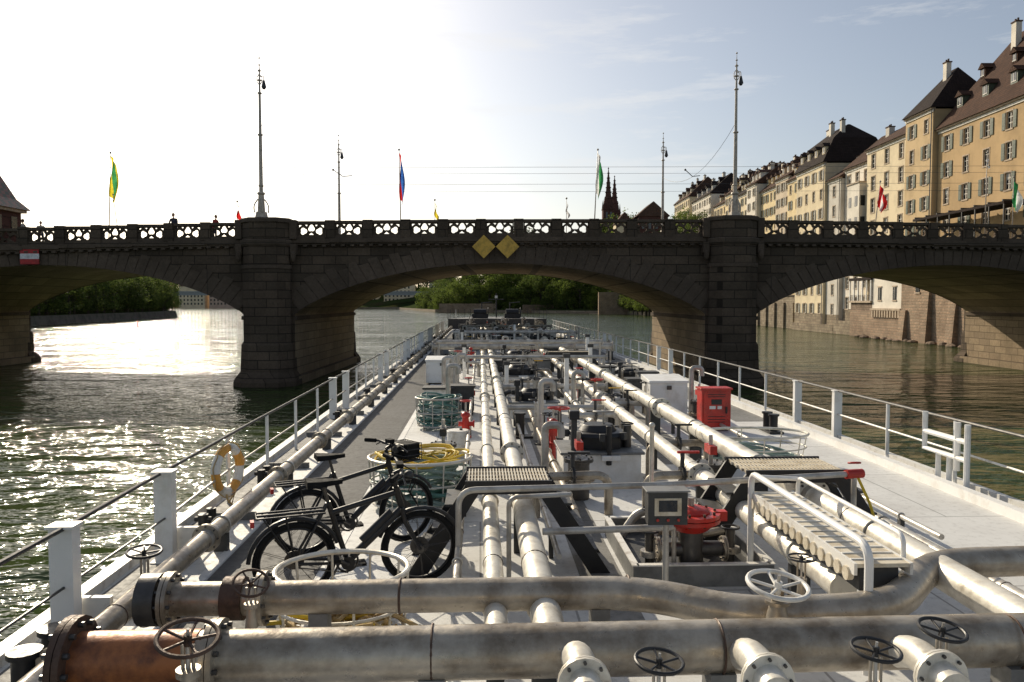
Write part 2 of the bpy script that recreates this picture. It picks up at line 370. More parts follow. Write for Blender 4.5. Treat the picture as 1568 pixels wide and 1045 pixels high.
def mast(x,y,z0,zt):
    b=MB(); H=zt-z0
    b.cyl((x,y,z0),(x,y,z0+.35),.42,'pole_paint',.34,n=8); b.cyl((x,y,z0+.35),(x,y,z0+1.5),.24,'pole_paint',.17)
    for a in range(4):
        dx,dy=math.cos(a*math.pi/2+.4),math.sin(a*math.pi/2+.4)
        b.tube(fillet([(x+dx*.42,y+dy*.42,z0+.3),(x+dx*.46,y+dy*.46,z0+.75),(x+dx*.2,y+dy*.2,z0+1.15)],.3),.04,'pole_paint',6)
    b.cyl((x,y,z0+1.5),(x,y,z0+H*.52),.125,'pole_paint',.105); b.cyl((x,y,z0+H*.52),(x,y,z0+H*.78),.09,'pole_paint',.075)
    b.cyl((x,y,z0+H*.78),(x,y,zt-.7),.065,'pole_paint',.045); b.cyl((x,y,zt-.7),(x,y,zt),.03,'pole_paint',.008)
    for q,r in ((1.5,.22),(H*.2,.15),(H*.52,.15),(H*.78,.13),(H*.86,.12),(H-.8,.1),(H-.45,.07)): b.torus((x,y,z0+q),(0,0,1),r*.8,r*.35,'pole_paint',14,6)
    for s in (-1,1): b.tube(fillet([(x,y,z0+H*.83),(x+s*.16,y,z0+H*.85),(x+s*.16,y,z0+H*.88),(x,y,z0+H*.9)],.1),.025,'pole_paint',6)
    b.tube(fillet([(x,y,z0+H*.88),(x+.26,y,z0+H*.89),(x+.27,y,z0+H*.86)],.15),.025,'pole_paint',6)
    b.cyl((x+.27,y,z0+H*.86),(x+.27,y,z0+H*.815),.06,'dark_grey',.16,n=10); b.sph((x+.27,y,z0+H*.812),(.12,.12,.1),'glass_dark',10,6)
    b.sph((x,y,zt-.02),.06,'pole_paint',8,6)
    b.obj('tram_lamp_mast')
mast(-15.75,50.4,10.6,20.5); mast(14.0,50.4,10.6,20.8); mast(-14.9,69.2,9.3,19.6); mast(13.0,69.2,9.3,19.8)
b=MB()
def wire(p,q,sag,r=.014):
    P=[Vector(p).lerp(Vector(q),i/12)-Vector((0,0,sag*4*(i/12)*(1-i/12))) for i in range(13)]; b.tube(P,r,'wire',4,caps=False)
for y,z in ((57,15.1),(57,13.9),(63,15.6),(63,14.2)): wire((-75,y,z-.3),(75,y,z),.1,.01)
wire((-15.75,50.4,16.5),(-14.9,69.2,16),1.6); wire((14.0,50.4,16.5),(13.0,69.2,16),1.6)
for x in(-12.6,12.2):
    b.tube([(x,56.6,14.6),(x+.6,57,14.2),(x+1.2,57.3,14.3)],.03,'wire',5)
    b.sph((x,56.6,14.6),.08,'wire',8,6)
b.obj('overhead_tram_wires')
def flag(x,y,z0,zt,cols,w=.75,h=2.4,lean=0,r=.03):
    b=MB(); b.cyl((x,y,z0),(x+lean,y,zt),r*1.4,'pole_paint',r*.7,n=8); b.sph((x+lean,y,zt+.04),.07,'pole_paint',8,6)
    nu,nv=10,14; V=[]
    for j in range(nv+1):
        for i in range(nu+1):
            s=i/nu; tt=j/nv; wd=w*(.5+.5*math.sin(math.pi*min(1,.15+tt*.8)))
            V.append((x+lean*(1-tt*h/(zt-z0))+s*wd*.9+.06*math.sin(6*tt+5*s),y+.12*math.sin(s*9+tt*4),zt-.15-tt*h-s*.65*(1-.3*tt)))
    for j in range(nv):
        for i in range(nu):
            k=cols[int(i/nu*len(cols))]; a=j*(nu+1)+i
            b.add([V[a],V[a+1],V[a+nu+2],V[a+nu+1]],[(0,1,2,3)],k)
    b.obj('flag',smooth=180)
flag(-26.2,52,9,14.9,['flag_yellow','flag_green','flag_yellow'],.6,2.6,.25); flag(-7.2,52,9.2,15.1,['flag_red','flag_blue','flag_blue'],.34,3,-.1); flag(5.3,52,9.2,15.1,['flag_white','flag_green'],.38,2.6,.25)
flag(-18.2,53,9,11.9,['flag_red'],.3,.9,.05,.02); flag(-5.1,53,9.2,12,['flag_yellow'],.25,.9,0,.02); flag(3.6,53,9.2,12.1,['flag_white'],.2,.8,0,.02)
flag(23.9,53,9,13.2,['flag_red','flag_white','flag_red'],.5,1.5,.4); flag(31.3,53,9,15.1,['flag_white'],.12,.5,0); flag(33.1,53,9,13.5,['flag_green','flag_white'],.6,1.8,0)
b=MB(); b.cyl((-25.3,51.6,9),(-25.65,51.6,12.2),.03,'pole_paint',.02,n=8); b.sph((-25.65,51.6,12.2),.05,'pole_paint'); b.torus((-25.3,51.6,9.3),(0,0,1),.05,.02,'pole_paint'); b.obj('flag_pole')
for x in (-1.78,-.28):
    b=MB(); s=.74; P=[(x,-s),(x+s,0),(x,s),(x-s,0)]
    z=8.8
    b.add([(p[0],YF-.48,z+p[1]) for p in P]+[(p[0],YF-.44,z+p[1]) for p in P],[(0,1,2,3),(4,5,6,7),(0,1,5,4),(1,2,6,5),(2,3,7,6),(3,0,4,7)],'yellow_paint')
    b.b2(x-.04,x+.04,YF-.44,YF-.03,z-.5,z-.4,'dark_grey'); b.b2(x-.04,x+.04,YF-.44,YF-.03,z+.3,z+.4,'dark_grey'); b.obj('diamond_navigation_sign',smooth=0)
b=MB(); x=-30.6; z=8.2
b.b2(x-.6,x+.6,YF-.3,YF-.26,z-.5,z-.17,'sign_red'); b.b2(x-.6,x+.6,YF-.3,YF-.26,z-.17,z+.17,'white_plate'); b.b2(x-.6,x+.6,YF-.3,YF-.26,z+.17,z+.5,'sign_red')
b.b2(x-.5,x+.5,YF-.26,YF-.02,z-.05,z+.05,'dark_grey'); b.obj('no_entry_navigation_sign',smooth=0)
b=MB(); x,y=-34.4,51.8; z=9.2
b.b2(x-1.7,x+1.7,y-1.6,y+1.6,z,z+2.0,'red_sandstone')
b.b2(x-1.95,x+1.95,y-1.85,y+1.85,z+2.0,z+2.2,'sandstone_trim')
for q in (-.8,.8):
    b.b2(x+q-.3,x+q+.3,y-1.64,y-1.59,z+.5,z+1.7,'glass_dark'); b.b2(x+1.69,x+1.74,y+q-.3,y+q+.3,z+.5,z+1.7,'glass_dark')
def sq(s,zz): return [(x-s,y-s,zz),(x+s,y-s,zz),(x+s,y+s,zz),(x-s,y+s,zz)]
b.loft([sq(2.1,z+2.2),sq(1.5,z+2.9),sq(.9,z+4.3),sq(.06,z+5.9)],'tile_pattern')
b.cyl((x,y,z+5.8),(x,y,z+6.8),.05,'pole_paint',.02,n=8); b.sph((x,y,z+6.1),.13,'pole_paint',8,6); b.obj('bridge_chapel',smooth=0)
# ------------------------------------------------------------------ people
def person(x,y,z,rot,shirt,lean=.12,hs=1.0):
    j={'pel':(0,0,.95),'wa':(.01,0,1.1),'ch':(lean*.6,0,1.33),'ne':(lean,0,1.48),'hb':(lean+.01,0,1.56),
       'sl':(lean*.8,.19,1.41),'el':(lean+.06,.26,1.14),'wl':(lean+.3,.18,1.1),'sr':(lean*.8,-.19,1.41),'er':(lean+.06,-.26,1.14),'wr':(lean+.3,-.18,1.1),
       'hl':(0,.1,.9),'kl':(.03,.11,.5),'al':(-.02,.12,.08),'tl':(.14,.13,.04),'hr':(0,-.1,.9),'kr':(.02,-.11,.5),'ar':(-.03,-.12,.08),'tr':(.13,-.13,.04)}
    rad={'pel':.15,'wa':.135,'ch':.16,'ne':.06,'hb':.055,'sl':.07,'el':.045,'wl':.03,'sr':.07,'er':.045,'wr':.03,'hl':.1,'kl':.065,'al':.045,'tl':.035,'hr':.1,'kr':.065,'ar':.045,'tr':.035}
    ks=list(j); ed=[('pel','wa'),('wa','ch'),('ch','ne'),('ne','hb'),('ch','sl'),('sl','el'),('el','wl'),('ch','sr'),('sr','er'),('er','wr'),('pel','hl'),('hl','kl'),('kl','al'),('al','tl'),('pel','hr'),('hr','kr'),('kr','ar'),('ar','tr')]
    me=bpy.data.meshes.new('sk'); me.from_pydata([j[k] for k in ks],[(ks.index(a),ks.index(c)) for a,c in ed],[])
    o=bpy.data.objects.new('sk',me); C.objects.link(o); mo=o.modifiers.new('s','SKIN')
    for i,k in enumerate(ks):
        sv=me.skin_vertices[0].data[i]; sv.radius=(rad[k],rad[k]); sv.use_root=(k=='pel')
    sb=o.modifiers.new('u','SUBSURF'); sb.levels=1; sb.render_levels=1
    me2=bpy.data.meshes.new_from_object(o.evaluated_get(bpy.context.evaluated_depsgraph_get())); bpy.data.objects.remove(o)
    b=MB(); b.v+=[tuple(v.co) for v in me2.vertices]
    for p in me2.polygons:
        c=p.center; k='skin' if c.z>1.47 or (c.x>lean+.14 and c.z>.95) else shirt if c.z>.97 else 'cloth_dark'
        b.f.append(list(p.vertices)); b.m.append(b.mi(k))
    hx=lean+.03
    b.sph((hx,0,1.66),(.095,.075,.12),'skin'); b.sph((hx-.02,0,1.685),(.1,.085,.115),'hair'); b.cyl((hx+.085,0,1.67),(hx+.12,0,1.64),.008,'skin',.016,n=6)
    for s in (-1,1):
        b.sph((hx,s*.078,1.66),(.02,.012,.03),'skin',8,6); b.sph((hx+.085,s*.03,1.675),.01,'hair',6,5)
        hw=Vector((lean+.32,s*.17,1.09)); b.sph(hw+Vector((.04,0,-.005)),(.05,.04,.018),'skin',10,6)
        for q,(dy,L) in enumerate(((-.03,.06),(-.01,.075),(.01,.07),(.03,.055))): b.tube([hw+Vector((.07,dy,0)),hw+Vector((.07+L*.6,dy,0)),hw+Vector((.07+L,dy,-.02))],[.009,.008,.006],'skin',6)
        b.tube([hw+Vector((.02,-s*.03,0)),hw+Vector((.06,-s*.06,0)),hw+Vector((.085,-s*.055,-.01))],[.011,.009,.007],'skin',6)
    b.box((hx+.091,0,1.625),(.008,.04,.008),'sign_red')
    b.obj('person',matrix=Matrix.Translation((x,y,z))@Matrix.Rotation(rot,4,'Z')@Matrix.Scale(hs,4),smooth=180,recalc=False)
for px,py,rt,sh,hs in ((-21.9,52.0,R(-95),'cloth_dark',1.08),(-19.4,52.2,R(-20),'cloth_red',1.0),(-31.6,52.0,R(-170),'cloth_light',1.02),(-31.0,52.7,R(-60),'cloth_light',.97)): person(px,py,ztop(px)-1.125,rt,sh,hs=hs)
# ------------------------------------------------------------------ buildings
def house(name,X,y0,y1,z0,ze,zr,wall,roof,depth=14,cw=3.0,shut='shutter_grey',dorm=0,chim=2,hip=0,base=None,mans=False,wh=1.75,ww=1.05,rs=3.35,oriel=None):
    par=empty(name)
    b=MB(); n=max(1,int((y1-y0-.8)/cw)); st=(y1-y0)/n
    cols=[(y0+st*(i+.5)-ww/2,y0+st*(i+.5)+ww/2) for i in range(n)]
    rws=[]; z=ze-rs+.6
    while z>z0+2.5: rws.append((z,z+wh)); z-=rs
    rws=rws[::-1]
    ys=[y0]+[q for c in cols for q in c]+[y1]; zs=[z0]+[q for c in rws for q in c]+[ze]
    for i in range(len(ys)-1):
        for j in range(len(zs)-1):
            ya,yb,za,zb=ys[i],ys[i+1],zs[j],zs[j+1]
            if i%2 and j%2:
                xd=X+.22
                pale_panel=random.random()<.3
                b.quad((xd,ya,za),(xd,yb,za),(xd,yb,zb),(xd,ya,zb),'glass_dark')
                if pale_panel: b.quad((xd-.01,ya,zb-(zb-za)*random.uniform(.2,.6)),(xd-.01,yb,zb-(zb-za)*.4),(xd-.01,yb,zb),(xd-.01,ya,zb),'white_dirty')  # some windows get a pale panel over the upper glass
                b.quad((X,ya,za),(xd,ya,za),(xd,ya,zb),(X,ya,zb),wall);b.quad((X,yb,za),(xd,yb,za),(xd,yb,zb),(X,yb,zb),wall)
                b.quad((X,ya,za),(X,yb,za),(xd,yb,za),(xd,ya,za),wall);b.quad((X,ya,zb),(X,yb,zb),(xd,yb,zb),(xd,ya,zb),wall)
            else: b.quad((X,ya,za),(X,yb,za),(X,yb,zb),(X,ya,zb),wall if za>2.2 or not base else base)
    X2=X+depth
    b.quad((X,y0,z0),(X2,y0,z0),(X2,y0,ze),(X,y0,ze),wall);b.quad((X,y1,z0),(X2,y1,z0),(X2,y1,ze),(X,y1,ze),wall);b.quad((X2,y0,z0),(X2,y1,z0),(X2,y1,ze),(X2,y0,ze),wall)
    b.obj('walls',par,smooth=0)
    b=MB()
    for (ya,yb) in cols:
        for (za,zb) in rws:
            b.b2(X-.07,X+.1,ya-.12,yb+.12,za-.16,za-.003,'sandstone_trim'); b.b2(X-.05,X+.1,ya-.12,yb+.12,zb+.003,zb+.14,'sandstone_trim')
            b.b2(X-.04,X+.1,ya-.12,ya-.003,za,zb,'sandstone_trim'); b.b2(X-.04,X+.1,yb+.003,yb+.12,za,zb,'sandstone_trim')
            ym=(ya+yb)/2; b.b2(X+.13,X+.18,ym-.05,ym+.05,za,zb,'win_frame')
            for q in (.02,.36,.69,.97): b.b2(X+.135,X+.175,ya,yb,za+(zb-za)*q-.035,za+(zb-za)*q+.035,'win_frame')
            b.b2(X+.13,X+.18,ya,ya+.08,za,zb,'win_frame'); b.b2(X+.13,X+.18,yb-.08,yb,za,zb,'win_frame')
            if shut and random.random()>.15:
                for s in (-1,1):
                    yc=ym+s*(ww/2+.12+ww*.26); b.b2(X-.09,X-.04,yc-ww*.25,yc+ww*.25,za,zb,shut)
                    for q in range(5): b.b2(X-.105,X-.09,yc-ww*.2,yc+ww*.2,za+.15+q*.3,za+.2+q*.3,shut)
    b.b2(X-.35,X+.2,y0-.02,y1+.02,ze-.02,ze+.22,'sandstone_trim'); b.b2(X-.12,X+.1,y0,y1,ze-.35,ze-.02,'win_frame')
    b.cyl((X-.14,y0+.3,z0),(X-.14,y0+.3,ze),.07,'mid_grey',n=8)
    if oriel:
        ya,yb,za,zb=oriel; b.b2(X-1.3,X-.01,ya,yb,za,zb,wall); b.b2(X-1.45,X-.01,ya-.1,yb+.1,zb,zb+.2,'sandstone_trim'); b.loft([[(X-1.3,ya,za),(X-.01,ya,za),(X-.01,yb,za),(X-1.3,yb,za)],[(X-.3,ya+.4,za-1),(X-.01,ya+.4,za-1),(X-.01,yb-.4,za-1),(X-.3,yb-.4,za-1)]],'sandstone_trim')
        z=za+.8
        while z+1.6<zb:
            for q in range(2): yc=ya+(yb-ya)*(q+.5)/2; b.b2(X-1.33,X-1.29,yc-.5,yc+.5,z,z+1.6,'glass_dark'); b.b2(X-1.36,X-1.33,yc-.04,yc+.04,z,z+1.6,'win_frame')
            b.b2(X-1.1,X-.4,ya-.03,ya+.01,z,z+1.6,'glass_dark'); z+=3.3
    b.obj('windows_and_shutters',par,smooth=0)
    b=MB(); xm=X+depth/2; e=.55; h=hip; zz=ze+.2
    if mans:
        zk=ze+(zr-ze)*.62; k=1.8
        r=[[(X-e,y0-.2,zz),(X-e,y1+.2,zz),(X2+e,y1+.2,zz),(X2+e,y0-.2,zz)],[(X+k,y0+k*.6,zk),(X+k,y1-k*.6,zk),(X2-k,y1-k*.6,zk),(X2-k,y0+k*.6,zk)],[(xm-.2,y0+h+k,zr),(xm-.2,y1-h-k,zr),(xm+.2,y1-h-k,zr),(xm+.2,y0+h+k,zr)]]
        b.loft(r,roof)
    else:
        b.add([(X-e,y0-.2,zz),(X-e,y1+.2,zz),(X2+e,y1+.2,zz),(X2+e,y0-.2,zz),(xm,y0+h-.2 if h else y0-.2,zr),(xm,y1-h+.2,zr)],[(0,1,5,4),(2,3,4,5),(3,0,4),(1,2,5),(0,1,2,3)],roof)
    sl=(zr-ze)/(depth/2)
    if mans: sl=(zr-ze)*.62/2.35
    b.obj('roof',par,smooth=0)
    b=MB()
    if dorm:
        for row in range(1 if mans else 2):
            nn=dorm-row
            for i in range(nn):
                yc=y0+(y1-y0)*(i+.5)/nn; xo=X+(.3 if mans else 1.1+row*2.5); zb=ze+.2+sl*(xo-X+e)*.93; s=.62-.1*row; hh=1.35-.2*row
                dk='shutter_green' if name.startswith('ochre_town') and row==0 else (wall if row==0 else roof)
                b.b2(xo,xo+3,yc-s,yc+s,zb,zb+hh,dk); b.b2(xo-.03,xo+.02,yc-s*.6,yc+s*.6,zb+.3,zb+hh-.15,'glass_dark')
                b.b2(xo-.06,xo-.03,yc-.04,yc+.04,zb+.3,zb+hh-.15,'win_frame');b.b2(xo-.06,xo-.03,yc-s*.7,yc+s*.7,zb+.2,zb+.3,'win_frame')
                b.add([(xo-.25,yc-s-.2,zb+hh),(xo-.25,yc+s+.2,zb+hh),(xo-.25,yc,zb+hh+.7),(xo+3,yc-s-.2,zb+hh),(xo+3,yc+s+.2,zb+hh),(xo+3,yc,zb+hh+.7)],[(0,1,2),(3,4,5),(0,2,5,3),(1,2,5,4),(0,1,4,3)],roof)
    for i in range(chim):
        yc=y0+(y1-y0)*(i+.5)/chim+random.uniform(-.5,.5)
        if hip: yc=min(max(yc,y0+hip+.5),y1-hip-.5)
        xo=xm-random.uniform(-.3,1.8); zc=zr+random.uniform(.2,.8); cw2=random.uniform(.3,.5)
        b.b2(xo-cw2,xo+cw2,yc-cw2*1.3,yc+cw2*1.3,zr-4,zc,random.choice(['pl_white','pl_white','pl_grey'])); b.b2(xo-cw2-.08,xo+cw2+.08,yc-cw2*1.3-.08,yc+cw2*1.3+.08,zc,zc+.15,'roof_red')
        for q in (-.25,.25): b.cyl((xo,yc+q,zc+.15),(xo,yc+q,zc+.5),.12,'rust_dark',n=8)
    if b.v: b.obj('dormers_and_chimneys',par,smooth=0)
    return par
house('ochre_townhouse',55,66,103.8,-1,27.2,38.4,'pl_ochre','roof_brown',15,3.8,shut='shutter_green',dorm=7,chim=3,hip=4,base='quay_stone',wh=1.9,ww=1.15)
house('ochre_tower_house',54.4,104,111.3,-1,30.2,36.3,'pl_ochre2','roof_dark',9,2.4,shut='shutter_green',chim=1,hip=3,base='quay_stone')
house('cream_townhouse',55,111.5,124.5,-1,28.4,33.0,'pl_cream','roof_brown',13,3.2,shut=None,dorm=0,chim=1,base='quay_stone',wh=2.1,ww=1.3)
house('white_townhouse',55.6,124.6,134,-1,27.0,32.8,'pl_white','roof_brown',12,2.6,shut=None,dorm=0,chim=1,base='quay_stone',wh=1.9,ww=1.3,oriel=(125.5,130,13,24))
house('white_townhouse',55,134.2,139.8,-1,26.0,29.5,'pl_grey','roof_red',9,2.6,shut=None,chim=1,base='quay_stone')
house('mansard_townhouse',54.6,140,154,-1,29.5,37.0,'pl_cream','roof_dark',11,3.2,shut='shutter_grey',dorm=4,chim=3,hip=2,base='quay_stone',mans=True)
yy=156.
for i,(wl,rf,dy,ze,rh) in enumerate((('pl_yellow','roof_red',11,30.0,5),('pl_beige','roof_brown',9,31.5,4.5),('pl_yellow','roof_brown',12,30.6,5.5),('pl_white','roof_red',8,33.0,4.5),('pl_cream','roof_dark',11,32.0,5.5),('pl_yellow','roof_brown',12,34,5))):
    house('riverside_townhouse',57.3+(i%3)*.5,yy,yy+dy-.1,3,ze,ze+rh,wl,rf,11,2.7,shut='shutter_grey' if i%2 else 'shutter_green',dorm=3 if i%2 else 4,chim=5,rs=3.2); yy+=dy
house('riverside_townhouse',62,222,246,10,34,39.5,'pl_yellow','roof_brown',12,3,dorm=4,chim=5)
house('riverside_townhouse',62,250,276,10,39,46,'pl_white','roof_dark',14,3,dorm=4,chim=2,hip=3)
house('riverside_townhouse',62,280,306,10,42,49.5,'pl_cream','roof_brown',14,3,dorm=4,chim=3,hip=3)
b=MB(); b.b2(55.4,57.2,154.2,218,-3,6.5,'quay_stone'); b.b2(55.2,57.25,154.2,218,6.5,6.75,'voussoir_stone')
for i in range(11): b.b2(55.0,55.4,156+i*5.6,156.8+i*5.6,-3,5.2,'quay_stone')
b.obj('embankment_wall',smooth=0)
b=MB(); b.b2(55.8,80,219,330,-3,21,'terrace_stone'); b.b2(55.5,56.6,218.8,330,21,22,'terrace_stone')
for i in range(14): b.b2(55.2,55.8,222+i*8,223.6+i*8,-3,18,'terrace_stone')
b.obj('terrace_wall',smooth=0)
b=MB()
b.b2(53.2,54.3,66,109,-3,10.2,'rubble_wall'); b.b2(53.0,54.35,66,109.1,10.2,10.5,'sandstone_trim')
for i,(y,h) in enumerate(((88,7),(95,5.5),(101,8.5),(107.2,4.2))): b.loft([[(52.2,y,-3),(53.2,y,-3),(53.2,y+1.6,-3),(52.2,y+1.6,-3)],[(52.9,y,h),(53.2,y,h),(53.2,y+1.6,h),(52.9,y+1.6,h)]],'rubble_wall')
for y in (98,104.6): 
    b.b2(53.13,53.2,y-.5,y+.5,6.6,8.2,'glass_dark'); b.b2(53.08,53.2,y-.7,y+.7,6.4,6.58,'sandstone_trim'); b.b2(53.08,53.2,y-.7,y+.7,8.22,8.4,'sandstone_trim')
b.b2(53.4,54.95,109.2,125.9,-3,4.0,'rubble_wall'); b.b2(53.5,54.95,109.2,118.4,4.0,9.8,'pl_white')
for i in range(11): b.b2(53.15,53.4,109.5+i*.8,109.9+i*.8,3.1,4.1,'sandstone_trim'); 
b.b2(53.1,53.45,109.2,118.4,4.1,4.4,'sandstone_trim')
for y in (111.5,116): b.b2(53.44,53.5,y-.5,y+.5,5.6,7.4,'glass_dark'); b.b2(53.4,53.5,y-.65,y+.65,5.4,5.58,'sandstone_trim'); b.b2(53.4,53.5,y-.65,y+.65,7.42,7.6,'sandstone_trim'); b.b2(53.41,53.45,y-.04,y+.04,5.6,7.4,'win_frame')
b.b2(53.5,54.95,118.4,125.9,4,5.2,'terrace_stone'); b.b2(53.2,54.95,118.4,126,5.2,5.5,'sandstone_trim'); b.b2(53.2,54.95,118.4,126,8.6,9.0,'roof_dark')
for i in range(6): b.b2(53.25,53.45,118.5+i*1.46,118.7+i*1.46,5.5,8.6,'white_paint')
for i in range(26): b.b2(53.28,53.32,118.6+i*.28,118.65+i*.28,5.5,6.4,'dark_grey')
b.b2(54.0,54.95,126.1,133.9,-3,2.2,'quay_stone'); b.b2(54.0,54.95,134.1,153.8,-3,1.4,'quay_stone')
for q in range(22): b.sph((53.0+random.uniform(-.8,.3),88+q*1.6+random.uniform(-.5,.5),.05),(random.uniform(.3,.8),random.uniform(.4,1.1),random.uniform(.2,.45)),'terrace_stone',8,5)
b.obj('old_riverside_wall',smooth=0)
b=MB(); b.b2(51.5,54.3,84,103,15.6,15.9,'roof_dark')
for i in range(8): b.b2(51.5,51.62,84+i*2.6,84.12+i*2.6,10.4,15.6,'dark_grey'); b.b2(51.5,54.3,84.2+i*2.6,84.35+i*2.6,15.9,16.1,'dark_grey')
b.b2(51.5,54.3,84,103,10.2,10.5,'voussoir_stone'); b.b2(51.45,51.55,84,103,11.3,11.4,'dark_grey'); b.obj('terrace_pergola',smooth=0)
mn=empty('minster_church')
def spire(x,y,zb,zt):
    b=MB()
    def sqr(s,z,n=8): return [(x+s*math.cos(2*math.pi*i/n+math.pi/n),y+s*math.sin(2*math.pi*i/n+math.pi/n),z) for i in range(n)]
    b.b2(x-3.2,x+3.2,y-3.2,y+3.2,15,zb,'red_sandstone'); b.b2(x-3.5,x+3.5,y-3.5,y+3.5,zb,zb+.5,'red_sandstone')
    for dx in(-2.8,2.8):
        for dy in(-2.8,2.8): b.cyl((x+dx,y+dy,zb+.5),(x+dx,y+dy,zb+5.5),.6,'red_sandstone',.05,n=6)
    b.loft([sqr(2.6,zb+.5),sqr(2.3,zb+6),sqr(2.6,zb+6.1),sqr(1.8,zb+7),sqr(.12,zt-1)],'red_sandstone')
    for k in range(6):
        a=k/6
        for i in range(8):
            s=1.8*(1-a)+.2; an=2*math.pi*i/8+math.pi/8; b.box((x+s*math.cos(an),y+s*math.sin(an),zb+7+(zt-zb-8)*a),(.35,.35,.5),'red_sandstone')
    b.cyl((x,y,zt-1.2),(x,y,zt),.15,'red_sandstone',.03,n=6); b.sph((x,y,zt-1),.4,'red_sandstone',8,6)
    for dx in (-1.2,1.2): b.b2(x+dx-.5,x+dx+.5,y-3.27,y-3.2,zb-6,zb-1.5,'glass_dark')
    b.obj('spire',mn,smooth=0)
spire(54,450,57,81); spire(59.5,466,56.5,79)
b=MB(); 
b.b2(50,62,470,520,15,46,'red_sandstone'); b.add([(49,470,46),(63,470,46),(56,470,56),(49,520,46),(63,520,46),(56,520,56)],[(0,1,2),(3,4,5),(0,2,5,3),(1,2,5,4)],'roof_red'); b.obj('nave',mn,smooth=0)
b=MB(); b.b2(60,74,380,400,15,46,'red_sandstone'); b.add([(59,379.5,46),(75,379.5,46),(67,379.5,53),(59,401,46),(75,401,46),(67,401,53)],[(0,1,2),(3,4,5),(0,2,5,3),(1,2,5,4),(0,1,4,3)],'roof_red')
for i in range(4): b.b2(61.5+i*3.2,62.8+i*3.2,379.8,380,40,43,'glass_dark')
b.b2(50,58,384,396,15,43,'pl_cream'); b.add([(49.5,383.5,43),(58.5,383.5,43),(54,383.5,48.5),(49.5,397,43),(58.5,397,43),(54,397,48.5)],[(0,1,2),(3,4,5),(0,2,5,3),(1,2,5,4),(0,1,4,3)],'roof_red')
b.obj('gabled_hall',smooth=0)
b=MB()
b.b2(-420,-60,598,610,10.4,12.4,'far_concrete'); b.b2(-420,-60,597.6,598,12.4,13.4,'far_concrete')
for x in (-340,-270,-200,-130): b.loft([[(x-3,598,-3),(x+3,598,-3),(x+3,610,-3),(x-3,610,-3)],[(x-2,598,6),(x+2,598,6),(x+2,610,6),(x-2,610,6)],[(x-9,598,10.4),(x+9,598,10.4),(x+9,610,10.4),(x-9,610,10.4)]],'far_concrete')
b.obj('distant_bridge',smooth=0)
for i in range(12):
    x=-330+i*27+random.uniform(-6,6); y=(640 if i<8 else 600)+random.uniform(20,50); wd=random.uniform(14,24); h=random.uniform(14,24)
    b=MB(); b.b2(x-wd/2,x+wd/2,y,y+14,0,h,random.choice(['pl_white','pl_cream','pl_grey','pl_pink']))
    b.add([(x-wd/2-.5,y-.5,h),(x+wd/2+.5,y-.5,h),(x+wd/2+.5,y+14.5,h),(x-wd/2-.5,y+14.5,h),(x-wd/2+2,y+7,h+5),(x+wd/2-2,y+7,h+5)],[(0,1,5,4),(2,3,4,5),(3,0,4),(1,2,5),(0,1,2,3)],random.choice(['roof_brown','roof_red','roof_dark']))
    for q in range(int(wd/3)):
        for r in range(int(h/3.3)-1): b.b2(x-wd/2+1+q*3,x-wd/2+2.2+q*3,y-.08,y-.02,3+r*3.2,4.7+r*3.2,'glass_dark')
    b.obj('distant_house',smooth=0)
b=MB(); b.b2(37,50,340,343,-3,9.5,'rubble_wall'); b.b2(-36,-8,394,397,-3,4.5,'rubble_wall'); b.b2(5,20,380,382,-3,4,'terrace_stone'); b.obj('far_quay_wall',smooth=0)
# ------------------------------------------------------------------ trees
def treemesh(seed,leaf,h=14,cr=5,ls=.5):
    rd=random.Random(seed); b=MB()
    b.tube([(0,0,-.5),(.1,.05,h*.2),(.2,-.1,h*.42),(.1,.1,h*.7)],[.42,.32,.22,.08],'bark',8)
    cl=[]
    for i in range(9):
        a=rd.uniform(0,6.28); z0=h*rd.uniform(.2,.5); e=(cr*rd.uniform(.45,.8)*math.cos(a),cr*rd.uniform(.45,.8)*math.sin(a),z0+h*rd.uniform(.15,.35))
        b.tube([(0.15,0,z0),(e[0]*.5,e[1]*.5,(z0+e[2])/2+.2),e],[.15,.09,.03],'bark',5); cl.append(e)
    for i in range(44):
        a=rd.uniform(0,6.28); zz=rd.uniform(.14,1); rr=cr*math.sin(math.pi*min(1,(.2+zz*.76)))**.6*rd.uniform(.35,1); cl.append((rr*math.cos(a),rr*math.sin(a),h*zz))
    for c in cl:
        s=rd.uniform(.7,1.7)*cr/5
        for k in range(58):
            d=Vector((rd.gauss(0,1),rd.gauss(0,1),rd.gauss(0,.8))); d=d.normalized()*s*rd.uniform(.45,1.25); p=Vector(c)+d
            x,y=perp(Vector((rd.gauss(0,1),rd.gauss(0,1),rd.gauss(0,1)+.6))); q=ls*rd.uniform(.5,1)
            b.add([p-x*q*.5,p-y*q*.35,p+x*q*.5,p+y*q*.35],[(0,1,2,3)],leaf)
    o=b.obj('t',recalc=False,smooth=0); me=o.data; bpy.data.objects.remove(o); return me
TM=[treemesh(i,'leaf_a' if i in(0,3,4) else 'leaf_b',14,5+i*.4,.66) for i in range(5)]
def trees(name,pl,ms=None):
    e=empty(name)
    for (x,y,z,s) in pl:
        o=bpy.data.objects.new('tree_crown_and_trunk',random.choice(ms or TM)); C.objects.link(o); o.parent=e; o.location=(x,y,z); o.scale=(s*random.uniform(.9,1.2),s*random.uniform(.9,1.2),s*random.uniform(.8,1.2)); o.rotation_euler=(0,0,random.uniform(0,6.28))
pl=[]
